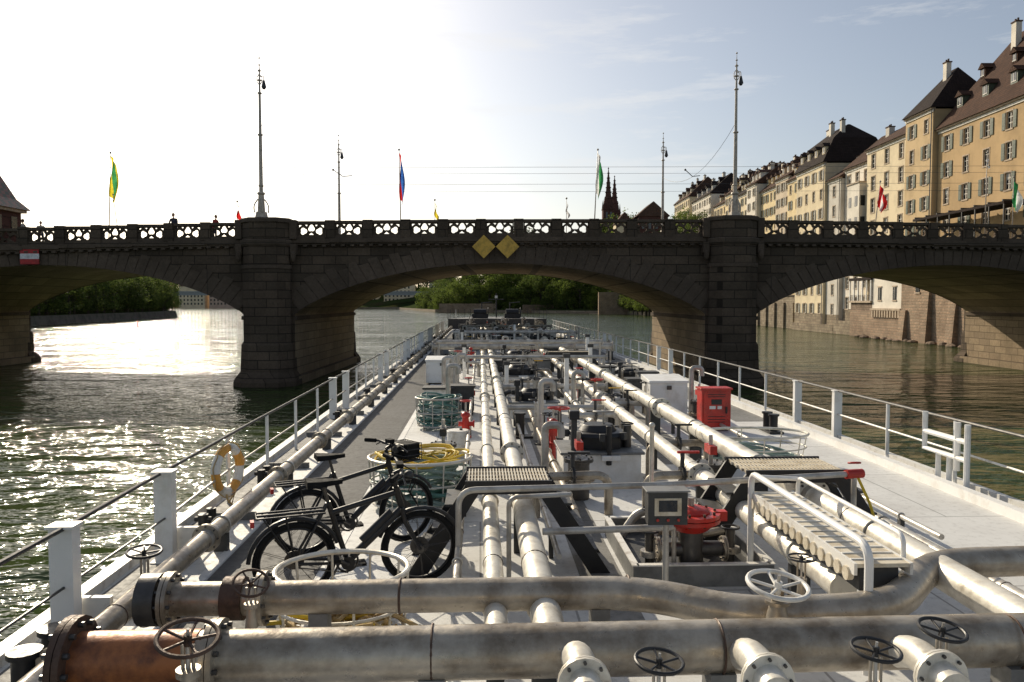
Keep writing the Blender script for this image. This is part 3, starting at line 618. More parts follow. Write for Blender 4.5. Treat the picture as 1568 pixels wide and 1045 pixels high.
for k in range(44):
    y=130+k*5.5; x=-108-max(0,(y-170))*.11-(max(0,y-285))*.55
    pl.append((x-random.uniform(0,3),y,2.2,random.uniform(.6,.95))); pl.append((x-11,y+3,2.4,random.uniform(.75,1.0))); pl.append((x-4,y+2,.6,random.uniform(.3,.4)))
    if k%2: pl.append((x-24,y+3,2.8,random.uniform(.9,1.15)))
trees('left_bank_tree_row',pl,[TM[1],TM[2],TM[2]])
pl=[]
def seg(p,q,n,off,z,s):
    for i in range(n):
        t=(i+random.uniform(-.3,.3))/n; pl.append((p[0]+(q[0]-p[0])*t+off[0],p[1]+(q[1]-p[1])*t+off[1],z,s*random.uniform(.75,1.3)))
for off,z,s in (((2,2),.3,.5),((5,5),.8,.95),((13,13),3.5,1.35),((24,24),8,1.6),((40,38),12,1.8)):
    seg((50,348),(0,388),11,off,z,s); seg((0,388),(-40,412),8,off,z,s)
    if off[0]<20: seg((-40,412),(-62,500),8,off,z,s*.8)
seg((53,300),(50,342),7,(0,0),.5,.85); seg((53,315),(45,350),5,(3,4),7,1.1)
seg((-85,590),(-600,800),30,(0,120),6,1.2); seg((-60,640),(-600,860),40,(0,80),9,1.9)
seg((-270,480),(-600,590),26,(-10,5),3,1.1)
trees('far_bank_trees',pl)
trees('terrace_trees',[(58.5,250,21,.9),(58.6,260,21,1.0),(58.5,270,21,.9),(58.3,280,21,1.0)])
b=MB(); x,y=-79,168; b.cyl((x,y,-.3),(x,y,.2),.3,'sign_red',.3); b.cyl((x,y,.2),(x,y,1.2),.2,'sign_red',.06); b.sph((x,y,1.3),.12,'sign_red'); b.obj('channel_buoy')
# ------------------------------------------------------------------ tanker barge (ship frame)
S=Matrix.Translation((0,0,2.4))@Matrix.Rotation(R(2.3),4,'Z')
barge=empty('tanker_barge',S)
UL,UR,UC=-3.95,7.7,1.875
out=[(UL,-12),(UL,80),(UL+.5,86),(UL+1.8,92),(UL+3.6,96.5),(UC,98),(UR-3.6,96.5),(UR-1.8,92),(UR-.5,86),(UR,80),(UR,-12)]
b=MB()
b.loft([[(x*.98+.04,y*.985,-3) for x,y in out],[(x,y,-.03) for x,y in out]],'hull_paint',caps=False)
b.add([(x,y,0) for x,y in out],[tuple(range(len(out)))],'deck_light'); b.loft([[(x,y,-.03) for x,y in out],[(x,y,0) for x,y in out]],'hull_paint',caps=False)
b.b2(-3.95,-3.8,-12,80,.0,.1,'white_dirty'); b.b2(7.1,7.25,-12,80,0,.14,'white_paint'); b.b2(7.6,7.7,-12,80,0,.08,'white_dirty')
b.b2(-2.85,-1.75,0,79,.002,.006,'deck_dark'); b.b2(-3.75,-3.2,-10,80,.002,.006,'deck_mid'); b.b2(7.27,7.58,-10,80,.002,.006,'deck_dark')
b.b2(6.2,7.08,19,79,.002,.006,'deck_mid'); b.b2(-1.73,-1.62,0,79,.002,.007,'deck_white'); b.b2(-2.98,-2.87,0,79,.002,.007,'deck_white')
b.b2(1.05,1.5,6,48,.002,.006,'deck_mid'); b.b2(3.3,4.1,14,48,.002,.006,'deck_mid')
for i in range(24): b.b2(-3.74,-2.99,4+i*3.3,4.06+i*3.3,.006,.1,'deck_mid')
b.b2(-1.5,5.6,48.1,79,.002,.007,'deck_dark'); b.obj('hull_and_deck',barge,smooth=0)
b=MB()
fo=[(UL+.5,86),(UL+1.8,92),(UL+3.6,96.5),(UC,98),(UR-3.6,96.5),(UR-1.8,92),(UR-.5,86)]
b.loft([[(x,y,0) for x,y in fo],[(x,y,1.1) for x,y in fo]],'dark_grey')
for u in (0,3.6):
    b.cyl((u-.7,89,1.7),(u+.7,89,1.7),.45,'black_paint'); b.box((u,89,1.35),(1.8,.9,.5),'dark_grey'); b.torus((u+.9,89,1.75),(1,0,0),.5,.04,'dark_grey')
b.cyl((1.9,93,1.1),(1.9,93,3.9),.08,'dark_grey'); b.cyl((1.0,93,3.2),(2.8,93,3.2),.05,'dark_grey'); b.box((1.9,93,3.5),(.3,.3,.3),'white_paint')
for x0 in (.2,3.4): b.cyl((x0,91,1.1),(x0,91,2.9),.07,'dark_grey'); b.cyl((x0,91,2.8),(x0+1.2,91.5,2.9),.05,'dark_grey')
b.cyl((-2.6,86.2,2.1),(-2.6,86.2,1.1),.03,'white_paint')
for i in range(14):
    p=fo[0] if i<7 else fo[-1]; t=(i%7)/6; q=(fo[2] if i<7 else fo[-3]); x=p[0]+(q[0]-p[0])*t**1.6; y=p[1]+(q[1]-p[1])*t
    b.cyl((x,y,1.1),(x,y,2.1),.025,'dark_grey')
b.obj('forecastle',barge)
b=MB()
def boxpost(u,v,h=1.0,k='white_paint',s=1):
    b.b2(u-.085*s,u+.085*s,v-.06*s,v+.06*s,0,h,k); b.b2(u-.1*s,u+.1*s,v-.08*s,v+.08*s,h,h+.025,k); b.b2(u-.13,u+.13,v-.13,v+.13,0,.02,k)
for v in (6.8,8.95): boxpost(-3.52,v,1.0,'white_paint',1.15); b.b2(-3.5,-3.2,v+.1,v+.16,0,.35,'white_dirty')
for v in (11.5,13.6,15.7,17.8): b.cyl((-3.62,v,0),(-3.62,v,.98),.028,'white_paint')
vv=19.9; k=0
while vv<84:
    if k%5 in (0,1): boxpost(-3.66,vv)
    else: b.cyl((-3.66,vv,0),(-3.66,vv,.98),.028,'white_paint')
    vv+=1.9; k+=1
b.tube([(-3.45,-3,1.0),(-3.5,6.7,1.0),(-3.55,9,1.0),(-3.62,12,.99),(-3.66,20,.99),(-3.66,84,.99)],.022,'black_paint',8)
b.tube([(-3.5,9.1,.5),(-3.62,12,.5),(-3.66,20,.5),(-3.66,84,.5)],.016,'galv',6)
b.tube([(-3.5,2,.5),(-3.5,6.7,.5),(-3.5,9.1,.5)],.012,'steel_dark',6)
vv=6.0;k=0
while vv<84:
    if k%7==5 or k%7==6: boxpost(7.6,vv)
    else: b.cyl((7.6,vv,0),(7.6,vv,1.0),.034,'white_paint'); b.box((7.6,vv,.01),(.16,.12,.02),'white_paint')
    vv+=2.12;k+=1
b.tube([(7.6,2,1.02),(7.6,84,1.02)],.024,'steel_dark',8); b.tube([(7.6,2,.52),(7.6,84,.52)],.018,'white_dirty',6)
b.obj('side_railings',barge)
b=MB(); u=7.35
for p in ([(u,11.65,.05),(u,11.65,1.05)],[(u,12.8,1.1),(u,12.8,.5),(u,12.1,.5),(u,12.1,.05)],[(u,12.8,.78),(u,11.65,.78)],[(u,11.65,.5),(u,12.4,.5),(u,12.4,.05)],[(u,11.9,1.05),(u,11.9,.3)]): b.tube(p,.045,'white_paint',8)
b.obj('gangway_gate_frame',matrix=S)
b=MB()
def pipe(pts,r,k,rad=.35,n=18): b.tube(fillet(pts,rad,8),r,k,n)
def run(u,w,r,v0,v1,k,fstep=6,ph=0,sup=3.2):
    b.cyl((u,v0,w),(u,v1,w),r,k,n=20)
    v=v0+ph
    while v<v1 and fstep:
        b.flange((u,v,w),(0,1,0),r*1.55,k,.022,8); b.cyl((u,v-.12,w),(u,v+.12,w),r*1.04,'galv',n=18); v+=fstep
    v=v0+.9
    while v<v1:
        b.b2(u-r*.8,u+r*.8,v-.04,v+.04,0,w-r*.9,'dark_grey'); b.torus((u,v,w),(0,1,0),r+.008,.012,'galv_light',16,5); v+=sup
    v=v0+1.9
    while v<v1: b.torus((u,v,w),(0,1,0),r,.006,'rust_dark',18,4); v+=2.7
run(-3.02,.3,.1,2,84,'galv_brown',3.1,.6); 
run(.11,.6,.085,5.0,74,'galv_light',9,5.2); run(.48,.6,.118,5.0,74,'galv_light',11,7)
run(-.22,.42,.035,6.6,40,'galv',0); run(.80,.3,.03,8,50,'galv',0)
run(3.76,.7,.135,3.2,76,'galv_light',7.5,5.6); run(2.97,.56,.115,6.3,76,'galv_light',8.5,4.2)
run(2.35,.38,.07,16.5,70,'galv',6,3); run(4.25,.25,.04,10,60,'galv',0); run(5.4,.15,.035,9,70,'galv',0); run(4.75,.3,.07,5,13,'galv',0); run(1.2,.25,.05,9.9,40,'galv_brown',5,3)
pipe([(-2.36,5.9,.7),(1.25,5.9,.7),(1.85,5.42,.7),(2.95,5.5,.7),(3.75,6.4,.72),(7.0,6.55,.72)],.125,'galv_brown',.4)
for u in (-2.3,-1.62): b.flange((u,5.9,.7),(1,0,0),.2,'galv_brown',.03,10)
b.cyl((-1.75,5.9,.7),(-1.9,5.9,.7),.16,'rust_dark'); b.cyl((-2.36,5.9,.7),(-2.5,5.9,.7),.19,'steel_dark',n=20)
for u in (1.12,-.6): b.torus((u,5.9,.7),(1,0,0),.125,.01,'rust_dark',18,5)
b.cyl((-2.45,4.85,.72),(6.8,4.95,.72),.165,'galv_brown',n=24)
b.cyl((-2.45,4.85,.72),(-1.72,4.855,.72),.172,'rust_orange',n=24)
b.flange((-2.48,4.85,.72),(1,0,0),.265,'rust_dark',.04,12); b.flange((-1.62,4.855,.72),(1,0,0),.235,'galv_brown',.035,12)
for u in (-.3,1.5,3.4): b.b2(u-.08,u+.08,4.75,4.95,0,.6,'mid_grey'); b.torus((u,4.88,.72),(1,0,0),.168,.008,'rust_dark',20,5)
for u in (-1.2,.9): b.b2(u-.07,u+.07,5.82,5.98,0,.6,'mid_grey')
for u in (.58,1.62,2.62):
    pipe([(u,4.86,.68),(u,4.6,.80),(u,4.2,.76)],.095,'galv_light',.15); b.flange((u,4.34,.77),(0,1,0),.15,'galv_light',.02,8)
pipe([(.62,7.8,.62),(1.95,7.9,.62)],.035,'galv')
for v,u0,u1,w,r,k in ((27.5,-1.0,4.4,1.0,.06,'galv'),(35,-1.9,5.4,1.15,.09,'galv'),(37,-2.2,6.2,.85,.15,'galv'),(39.2,-2.2,6.4,.8,.15,'galv_brown'),(45,-1.5,5.5,1.2,.08,'galv'),(22.5,.6,3.6,.5,.08,'galv'),(18.4,.55,3.0,.45,.06,'galv'),(52,-1.6,5.4,1.0,.1,'galv'),(60,-1.6,5.4,1.1,.09,'galv'),(32,-.6,3.4,.7,.07,'galv_light'),(24.6,.8,4.6,.45,.05,'galv_brown')):
    b.cyl((u0,v,w),(u1,v,w),r,k,n=14)
    for u in (u0+.1,(u0+u1)/2,u1-.1): b.cyl((u,v,0),(u,v,w),.045,'galv',n=8)
    for u in (u0,u1): b.flange((u,v,w),(1,0,0),r*1.6,k,.025,8)
b.obj('cargo_pipes',barge)
b=MB()
b.tube(fillet([(-.22,7.9,0),(-.22,7.9,1.02),(1.9,8.05,1.02),(4.05,8.4,1.04)],.18),.032,'galv',10)
b.tube(fillet([(.28,7.75,0),(.28,7.75,.98),(.9,7.85,.98)],.1),.024,'galv',8)
b.cyl((1.88,8.6,0),(1.88,8.6,1.55),.026,'galv_light'); b.sph((1.88,8.6,1.55),.035,'galv_light',8,6); b.cyl((4.05,8.4,0),(4.05,8.4,1.04),.03,'galv')
b.cyl((3.95,8.38,1.04),(4.15,8.42,1.04),.05,'red_paint'); b.torus((4.05,8.4,1.16),(0,.2,1),.06,.012,'red_paint',14,6); b.cyl((2.0,8.05,1.02),(2.0,8.05,0),.025,'galv')
b.tube(fillet([(4.1,8.42,1.0),(4.25,8.3,.6),(4.2,8.2,.1)],.3),.016,'hose_yellow',8); b.obj('pipe_handrail',matrix=S)
def crossover(u0,u1,v0,v1,h):
    b=MB(); n=26
    for i in range(n): 
        uu=u0+(u1-u0)*(i+.5)/n; b.b2(uu-.007,uu+.007,v0,v1,h-.04,h,'cream_paint')
    for q in range(5): vv=v0+(v1-v0)*q/4; b.b2(u0-.01,u1+.01,vv-.012,vv+.012,h-.035,h-.005,'galv')
    b.b2(u0-.02,u1+.02,v0-.03,v0,h-.13,h+.015,'black_paint'); b.b2(u0-.02,u1+.02,v1,v1+.03,h-.13,h+.015,'black_paint')
    for s,ue in ((-1,u0),(1,u1)):
        L=.55
        for vv in (v0,v1): 
            ub=ue+s*L; V=[(ue,vv-.02,h),(ue-s*.12,vv-.02,h-.13),(ub-s*.12,vv-.02,0),(ub+s*.1,vv-.02,0)]
            b.add(V+[(p[0],vv+.02,p[2]) for p in V],[(0,1,2,3),(4,5,6,7),(0,1,5,4),(1,2,6,5),(2,3,7,6),(3,0,4,7)],'black_paint')
        for q in range(1,4):
            t=q/4; b.box((ue+s*L*t,(v0+v1)/2,h*(1-t)),(.2,v1-v0,.025),'dark_grey')
    b.obj('pipe_crossover_steps',matrix=S,smooth=0)
crossover(-.14,.74,8.35,9.05,1.0); crossover(3.0,4.12,8.75,9.5,1.0); crossover(2.6,4.2,30,30.8,1.0)
def valve(u,v,w,r,k='black_paint',body='galv_brown',zb=.3,tilt=0,name='handwheel_valve'):
    b=MB(); ax=Vector((math.sin(tilt)*.5,-math.sin(tilt),math.cos(tilt))); c=Vector((u,v,w))
    b.torus(c,ax,r,r*.085,k,28,8); x,y=perp(ax)
    for i in range(5):
        a=2*math.pi*i/5; b.cyl(c-ax*r*.12,c+(x*math.cos(a)+y*math.sin(a))*r,r*.055,k,n=6)
    b.cyl(c-ax*r*.3,c+ax*r*.12,r*.14,k,n=10); b.cyl(c+ax*r*.1,c+ax*(r*.35),r*.06,'galv',n=8)
    b.cyl((u,v,zb),c-ax*r*.2,r*.09,'galv',n=8); hh=(w-zb)
    b.cyl((u,v,zb),(u,v,zb+hh*.45),r*.38,body,r*.26,n=12); b.cyl((u,v,zb+hh*.45),(u,v,zb+hh*.55),r*.42,body,n=14); b.cyl((u-.03,v,zb+hh*.55),(u-.03,v,zb+hh*.9),r*.07,body,n=6); b.cyl((u+.03,v,zb+hh*.55),(u+.03,v,zb+hh*.9),r*.07,body,n=6)
    b.obj(name,matrix=S)
valve(-1.66,4.5,1.0,.165,'rust_dark',zb=.6,tilt=.25); valve(.98,4.25,.93,.13,zb=.5,tilt=.1); valve(2.22,4.3,.95,.13,zb=.5,tilt=.1); valve(2.75,4.55,.95,.13,zb=.5,tilt=.15)
valve(2.02,5.25,.98,.2,'white_dirty',zb=.75,tilt=.15); valve(-1.62,5.6,.92,.12,'rust_dark',zb=.6,tilt=.5); valve(-2.9,6.9,.75,.14,'black_paint',zb=.1,tilt=.1); 
valve(1.35,15.4,.72,.16,'black_paint','red_paint',.0); valve(2.45,5.9,.95,.1,'black_paint',zb=.6)
for v in (17.2,19.5,21,24.5,27,29,33,36,38,41,43.5,48,55,63):
    for q in range(3):
        valve(random.choice([-.8,.8,1.3,2.4,2.9,4.4,1.8])+random.uniform(-.15,.15),v+random.uniform(-.8,.8),random.uniform(.65,1.1),random.uniform(.13,.22),random.choice(['black_paint','black_paint','white_dirty','red_paint','steel_dark']),random.choice(['galv_brown','galv','dark_grey','dark_grey']),.0)
def hatch(u,v,w=1.2,l=1.0,h=.5):
    b=MB(); b.b2(u-w/2,u+w/2,v-l/2,v+l/2,0,h*.75,'white_paint'); b.b2(u-w/2-.05,u+w/2+.05,v-l/2-.05,v+l/2+.05,h*.75,h*.82,'mid_grey')
    b.cyl((u,v,h*.82),(u,v,h*1.15),w*.36,'black_paint',n=8); b.cyl((u,v,h*1.15),(u,v,h*1.25),w*.42,'black_paint',w*.38,n=8); b.cyl((u,v,h*1.25),(u,v,h*1.42),w*.26,'black_paint',w*.2,n=12)
    b.torus((u+.1,v,h*1.75),(0,.1,1),.17,.015,'galv'); b.cyl((u+.1,v,h*1.3),(u+.1,v,h*1.78),.02,'galv')
    for i in range(8):
        a=i*math.pi/4; b.box((u+w*.42*math.cos(a),v+w*.42*math.sin(a),h*1.18),(.09,.09,.12),'dark_grey',rz=a)
    b.cyl((u-w*.35,v-l*.35,h*.8),(u-w*.35,v-l*.35,h*1.7),.05,'dark_grey'); b.box((u-w*.35,v-l*.35,h*1.75),(.16,.16,.14),'black_paint')
    b.cyl((u+w*.38,v-l*.1,h*.8),(u+w*.38,v-l*.1,h*1.4),.07,'steel_dark'); b.torus((u+w*.38,v-l*.1,h*1.45),(0,0,1),.1,.012,'black_paint')
    b.cyl((u+.1,v-l/2-.02,h*1.5),(u+.1,v-l/2-.02,.3),.045,'black_paint'); b.b2(u-.02,u+.28,v-l/2-.1,v-l/2,.38,.46,'white_paint')
    b.obj('tank_hatch',matrix=S,bevel=.008)
for u,v,w,l,h in ((1.95,13.1,1.25,1.1,.62),(1.35,20.3,1.2,1.1,.5),(1.3,27,1.4,1.2,.55),(1.5,33.5,1.4,1.2,.6),(1.5,42,1.5,1.2,.6),(1.6,50,1.5,1.3,.7),(1.6,58,1.5,1.3,.7),(1.6,66,1.5,1.3,.7),(3.4,47,1,1,.7),(4.9,26,1,.9,.5)): hatch(u,v,w,l,h)
def clutter(u,v,t=None):
    b=MB(); t=random.randrange(5) if t is None else t
    if t==0:
        h=random.uniform(.7,1.2); b.cyl((u,v,0),(u,v,h),.06,'galv'); b.tube(fillet([(u,v,h),(u,v,h+.2),(u+.25,v,h+.2),(u+.25,v,h)],.12),.06,'galv',10); b.cyl((u,v,0),(u,v,.03),.13,'dark_grey'); nm='vent_pipe'
    elif t==1:
        b.cyl((u-.22,v,0),(u-.22,v,.5),.1,'black_paint'); b.cyl((u+.22,v,0),(u+.22,v,.5),.1,'black_paint'); b.b2(u-.45,u+.45,v-.15,v+.15,0,.05,'black_paint'); b.cyl((u-.22,v,.5),(u-.22,v,.54),.13,'black_paint'); b.cyl((u+.22,v,.5),(u+.22,v,.54),.13,'black_paint'); nm='mooring_bollard'
    elif t==2:
        b.b2(u-.3,u+.3,v-.25,v+.25,.1,.7,random.choice(['dark_grey','white_dirty','mid_grey','dark_grey'])); b.b2(u-.34,u+.34,v-.29,v+.29,.7,.75,'dark_grey'); 
        for a in(-.25,.25):
            for c in(-.2,.2): b.b2(u+a-.03,u+a+.03,v+c-.03,v+c+.03,0,.1,'dark_grey')
        b.b2(u-.1,u+.1,v-.28,v-.25,.35,.42,'black_paint'); nm='deck_locker'
    elif t==3:
        b.cyl((u,v,0),(u,v,.55),.16,'steel_dark'); b.flange((u,v,.3),(0,0,1),.24,'galv_brown',.025); b.flange((u,v,.58),(0,0,1),.22,'steel_dark',.025); b.cyl((u,v,.6),(u,v,1.0),.03,'galv'); b.box((u,v,.8),(.1,.3,.12),'red_paint' if random.random()<.35 else 'black_paint'); nm='deck_valve'
    else:
        b.tube(fillet([(u-.5,v,0),(u-.5,v,.55),(u+.5,v+.1,.55),(u+.5,v+.1,0)],.2),.06,random.choice(['galv','steel_dark','galv_brown']),10); b.flange((u,v+.05,.55),(1,.1,0),.12,'steel_dark',.02,6); b.cyl((u,v+.05,.55),(u,v+.05,.85),.03,'dark_grey'); b.box((u+.08,v+.05,.86),(.3,.04,.03),random.choice(['red_paint','yellow_paint','black_paint'])); nm='branch_pipe'
    b.obj(nm,matrix=S)
for i in range(120):
    v=16+58*(random.random()**.75); u=random.choice([-1.0,-.6,.95,1.2,2.0,2.5,3.3,4.4,4.9,5.2])+random.uniform(-.2,.2)
    clutter(u,v)
for i in range(70): clutter(random.uniform(-2,5.6),random.uniform(46,84))
for u,v,t in ((1.25,10.6,4),(1.45,11.6,3),(3.3,11.2,3),(2.75,10.6,4),(1.0,12.2,0),(3.3,13,4),(2.4,16.4,4),(-.6,12.9,3)): clutter(u,v,t)
for v in (9.8,12.4,19,24,31,40,50,60): 
    b=MB(); u=-3.4; b.cyl((u,v,0),(u,v,.3),.06,'black_paint'); b.cyl((u,v+.3,0),(u,v+.3,.3),.06,'black_paint'); b.b2(u-.12,u+.12,v-.15,v+.45,.0,.04,'black_paint'); b.cyl((u-.1,v,.24),(u+.1,v,.24),.03,'black_paint'); b.obj('mooring_bollard',matrix=S)
for (u,v) in ((6.5,17.5),(6.4,27),(6.6,40),(-3.25,5.9)):
    b=MB(); 
    for q in (-.2,.2): b.cyl((u,v+q,0),(u,v+q,.38),.09,'black_paint'); b.cyl((u,v+q,.38),(u,v+q,.42),.12,'black_paint')
    b.b2(u-.16,u+.16,v-.4,v+.4,.006,.05,'black_paint'); b.obj('mooring_bollard',matrix=S)
for u,v,h in ((2.4,22,1.35),(-.6,30,1.2),(3.9,28,1.3),(4.6,34,1.4),(.8,24,1.0),(2.0,46,1.6),(-.9,40,1.4)):
    b=MB(); b.b2(u-.06,u+.06,v-.06,v+.06,0,h,'white_paint'); b.b2(u-.14,u+.14,v-.14,v+.14,0,.03,'white_paint'); b.box((u,v,h+.06),(.2,.14,.12),'dark_grey'); b.obj('deck_light_post',matrix=S)
b=MB()
b.b2(1.6,2.95,7.95,9.7,.02,.06,'dark_grey')
for x0,x1,y0,y1 in ((1.55,1.6,7.9,9.75),(2.95,3.0,7.9,9.75),(1.6,2.95,7.9,7.95),(1.6,2.95,9.7,9.75)): b.b2(x0,x1,y0,y1,0,.22,'mid_grey'); b.b2(x0-.01,x1+.01,y0-.01,y1+.01,.22,.235,'white_dirty')
for u,v in ((1.8,8.3),(2.0,9.2),(2.7,8.4),(2.75,9.3)): b.cyl((u,v,.06),(u,v,.45),.05,'steel_dark'); b.torus((u,v,.47),(0,0,1),.09,.012,'black_paint'); b.cyl((u,v,.2),(u,v,.26),.1,'galv')
b.tube(fillet([(1.8,8.3,.3),(2.0,8.8,.35),(2.3,8.5,.35),(2.7,8.7,.35)],.2),.045,'galv_brown',10); b.tube(fillet([(1.7,9.4,.1),(1.9,9.4,.4),(2.4,9.2,.4),(2.4,8.6,.2)],.15),.05,'galv',10); b.obj('valve_drip_tray',matrix=S)
b=MB(); u,v,w=2.2,8.15,.62
b.cyl((u,v,.06),(u,v,w-.1),.13,'steel_dark'); b.cyl((u,v,w-.1),(u,v,w),.16,'red_paint',.28); b.cyl((u,v,w),(u,v,w+.04),.30,'red_paint',n=20); b.cyl((u,v,w+.05),(u,v,w+.09),.30,'red_paint',n=20); b.sph((u,v,w+.09),(.2,.2,.07),'red_paint'); b.cyl((u,v,w+.13),(u,v,w+.24),.035,'galv')
b.cyl((u-.36,v,w-.3),(u+.36,v,w-.3),.08,'steel_dark'); b.flange((u-.35,v,w-.3),(1,0,0),.13,'galv_brown',.02); b.flange((u+.35,v,w-.3),(1,0,0),.13,'galv_brown',.02)
for q in (-1,1): b.box((u+q*.3,v,w+.05),(.14,.1,.1),'red_paint')
for i in range(10): a=i*.628; b.cyl((u+.25*math.cos(a),v+.25*math.sin(a),w-.02),(u+.25*math.cos(a),v+.25*math.sin(a),w+.12),.015,'rust_dark',n=6)
b.obj('red_pump_valve',matrix=S)
b=MB(); u,v,w=1.79,7.45,.92
b.b2(u-.19,u+.19,v,v+.16,w-.15,w+.17,'dark_grey'); b.b2(u-.13,u+.13,v-.006,v+.002,w-.06,w+.11,'cream_paint'); b.b2(u-.09,u+.09,v-.01,v-.004,w-.02,w+.09,'glass_dark')
b.b2(u-.21,u+.21,v-.03,v+.2,w+.17,w+.185,'mid_grey'); b.cyl((u,v+.08,0),(u,v+.08,w-.15),.03,'galv'); b.b2(u-.1,u+.1,v-.02,v+.18,0,.02,'galv')
for q in (-.1,0,.1): b.cyl((u+q,v-.015,w-.1),(u+q,v,w-.1),.015,'red_paint',n=8)
b.obj('control_panel',matrix=S,bevel=.006)
b=MB() # stowed gangway
b.box((3.03,6.95,.915),(.44,2.3,.03),'cream_paint'); b.box((3.03,6.95,.80),(.30,2.2,.19),'dark_grey'); b.box((2.82,6.95,.89),(.025,2.32,.09),'white_dirty'); b.box((3.25,6.95,.89),(.025,2.32,.09),'white_dirty')
for i in range(15): 
    vv=5.9+i*.15; b.box((3.03,vv,.934),(.40,.022,.012),'white_dirty'); b.cyl((2.79,vv,.83),(2.835,vv,.83),.055,'cream_paint',n=12)
b.tube(fillet([(2.80,5.55,.2),(2.80,5.55,1.14),(2.80,8.05,1.14),(2.80,8.05,.1)],.15),.032,'white_paint',10)
b.tube(fillet([(3.27,5.95,.9),(3.27,5.95,1.1),(3.27,8.0,1.1),(3.27,8.0,.7)],.1),.02,'white_paint',10)
b.cyl((2.80,8.05,1.1),(3.27,8.0,1.08),.022,'white_paint'); b.obj('stowed_gangway',matrix=S)
b=MB(); u,v=5.3,17.6
b.b2(u-.33,u+.33,v,v+.4,.05,.93,'red_paint'); b.b2(u-.29,u+.29,v-.02,v-.002,.1,.88,'red_paint'); b.b2(u-.36,u+.36,v-.04,v+.43,.93,.97,'red_paint')
b.b2(u-.16,u-.02,v-.026,v-.021,.5,.57,'white_plate'); b.b2(u+.02,u+.12,v-.026,v-.021,.5,.57,'white_plate'); b.b2(u+.2,u+.24,v-.05,v-.02,.4,.55,'black_paint'); b.b2(u-.12,u+.12,v-.026,v-.021,.6,.72,'black_paint')
for q in (.2,.26,.32,.77,.82): b.b2(u-.2,u+.2,v-.028,v-.021,q,q+.015,'black_paint')
for a in (-.28,.28): b.b2(u+a-.03,u+a+.03,v+.1,v+.3,0,.05,'black_paint')
b.obj('fire_hose_cabinet',matrix=S,bevel=.01)
def storage(u,v,w,l,h,k='white_paint',nm='storage_box'):
    b=MB(); b.b2(u-w/2,u+w/2,v-l/2,v+l/2,.06,h*.86,k)
    x0,x1,y0,y1=u-w/2-.03,u+w/2+.03,v-l/2-.03,v+l/2+.03
    b.add([(x0,y0,h*.86),(x1,y0,h*.86),(x1,y1,h*.86),(x0,y1,h*.86),(x0,y0,h*.92),(x1,y0,h*.92),(x1,y1,h),(x0,y1,h)],[(0,1,2,3),(4,5,6,7),(0,1,5,4),(1,2,6,5),(2,3,7,6),(3,0,4,7)],'white_paint')
    b.b2(u-.06,u+.06,v-l/2-.06,v-l/2-.03,h*.7,h*.8,'steel_dark'); b.b2(u-w/2+.04,u+w/2-.04,v-l/2-.012,v-l/2,.12,h*.78,k)
    for a in (-1,1): b.b2(u+a*w*.38-.04,u+a*w*.38+.04,v-l*.4,v+l*.4,0,.06,'dark_grey')
    b.obj(nm,matrix=S,bevel=.012)
storage(4.75,20.3,.95,1.0,1.0); storage(-1.35,28.5,1.1,1.0,.95); storage(4.6,38,.9,.8,.9); storage(-1.5,44,1.0,.8,.8,'mid_grey')
def basket(u,v,rx,ry,h,cols,fill=12,km='galv',bars=12):
    b=MB()
    el=lambda w,s=1:[(u+rx*s*math.cos(2*math.pi*i/36),v+ry*s*math.sin(2*math.pi*i/36),w) for i in range(36)]
    b.tube(el(h),.024,km,8,True); b.tube(el(h*.55,.97),.014,km,6,True); b.tube(el(.1,.93),.018,km,6,True)
    for i in range(bars):
        a=2*math.pi*i/bars; c,s=math.cos(a),math.sin(a); b.tube([(u+rx*c,v+ry*s,h),(u+rx*.97*c,v+ry*.97*s,h*.55),(u+rx*.93*c,v+ry*.93*s,.1),(u+rx*.5*c,v+ry*.5*s,.06)],.012,km,6)
    for i in range(4): a=i*math.pi/2+.7; b.cyl((u+rx*.8*math.cos(a),v+ry*.8*math.sin(a),0),(u+rx*.8*math.cos(a),v+ry*.8*math.sin(a),.12),.025,km)
    for q in range(fill):
        k=cols[int(q/fill*len(cols))]; w0=.1+(h*.95)*q/max(fill,10); ph=random.uniform(0,6); s0=random.uniform(.55,.85); P=[]
        for i in range(60):
            a=2*math.pi*i/30; s=s0+.13*math.sin(a*1.5+ph)-.02*i/60; P.append((u+rx*s*math.cos(a)+.05*math.sin(3*a+ph),v+ry*s*math.sin(a)+.04*math.cos(2*a+ph),w0+.06*math.sin(2*a+ph)+random.uniform(-.006,.006)))
        b.tube(P,.018,k,6)
    b.obj('hose_basket',matrix=S)
basket(-.85,11.2,.72,.62,.72,['hose_teal','hose_green','hose_teal','hose_teal','hose_yellow'],fill=24,km='galv_light')
basket(-1.18,6.75,.56,.5,.62,['rope_beige'],fill=2,bars=10,km='galv_light')
basket(-.95,18.2,.52,.5,.72,['hose_green','hose_teal','hose_green'],fill=16,bars=14)
basket(4.95,14.2,1.0,.62,.52,['hose_teal'],fill=3,bars=8,km='galv_light')
basket(-.9,36,.5,.5,.7,['hose_green'],fill=8)
b=MB()
for q in range(70):
    a=random.uniform(0,6.28); r=random.uniform(.03,.4); p=Vector((-1.18+r*math.cos(a),6.75+r*math.sin(a),.08+random.uniform(0,.2))); d=Vector((random.uniform(-.1,.1),random.uniform(-.1,.1),random.uniform(-.02,.03))); e2=Vector((random.uniform(-.05,.05),random.uniform(-.05,.05),0))
    b.tube([p+d*i+e2*i*i*.5 for i in range(4)],.019,'rope_beige' if q%4 else 'hose_yellow',6)
b.obj('rope_pile',matrix=S)
b=MB(); c=Vector((-3.50,11.1,.58)); 
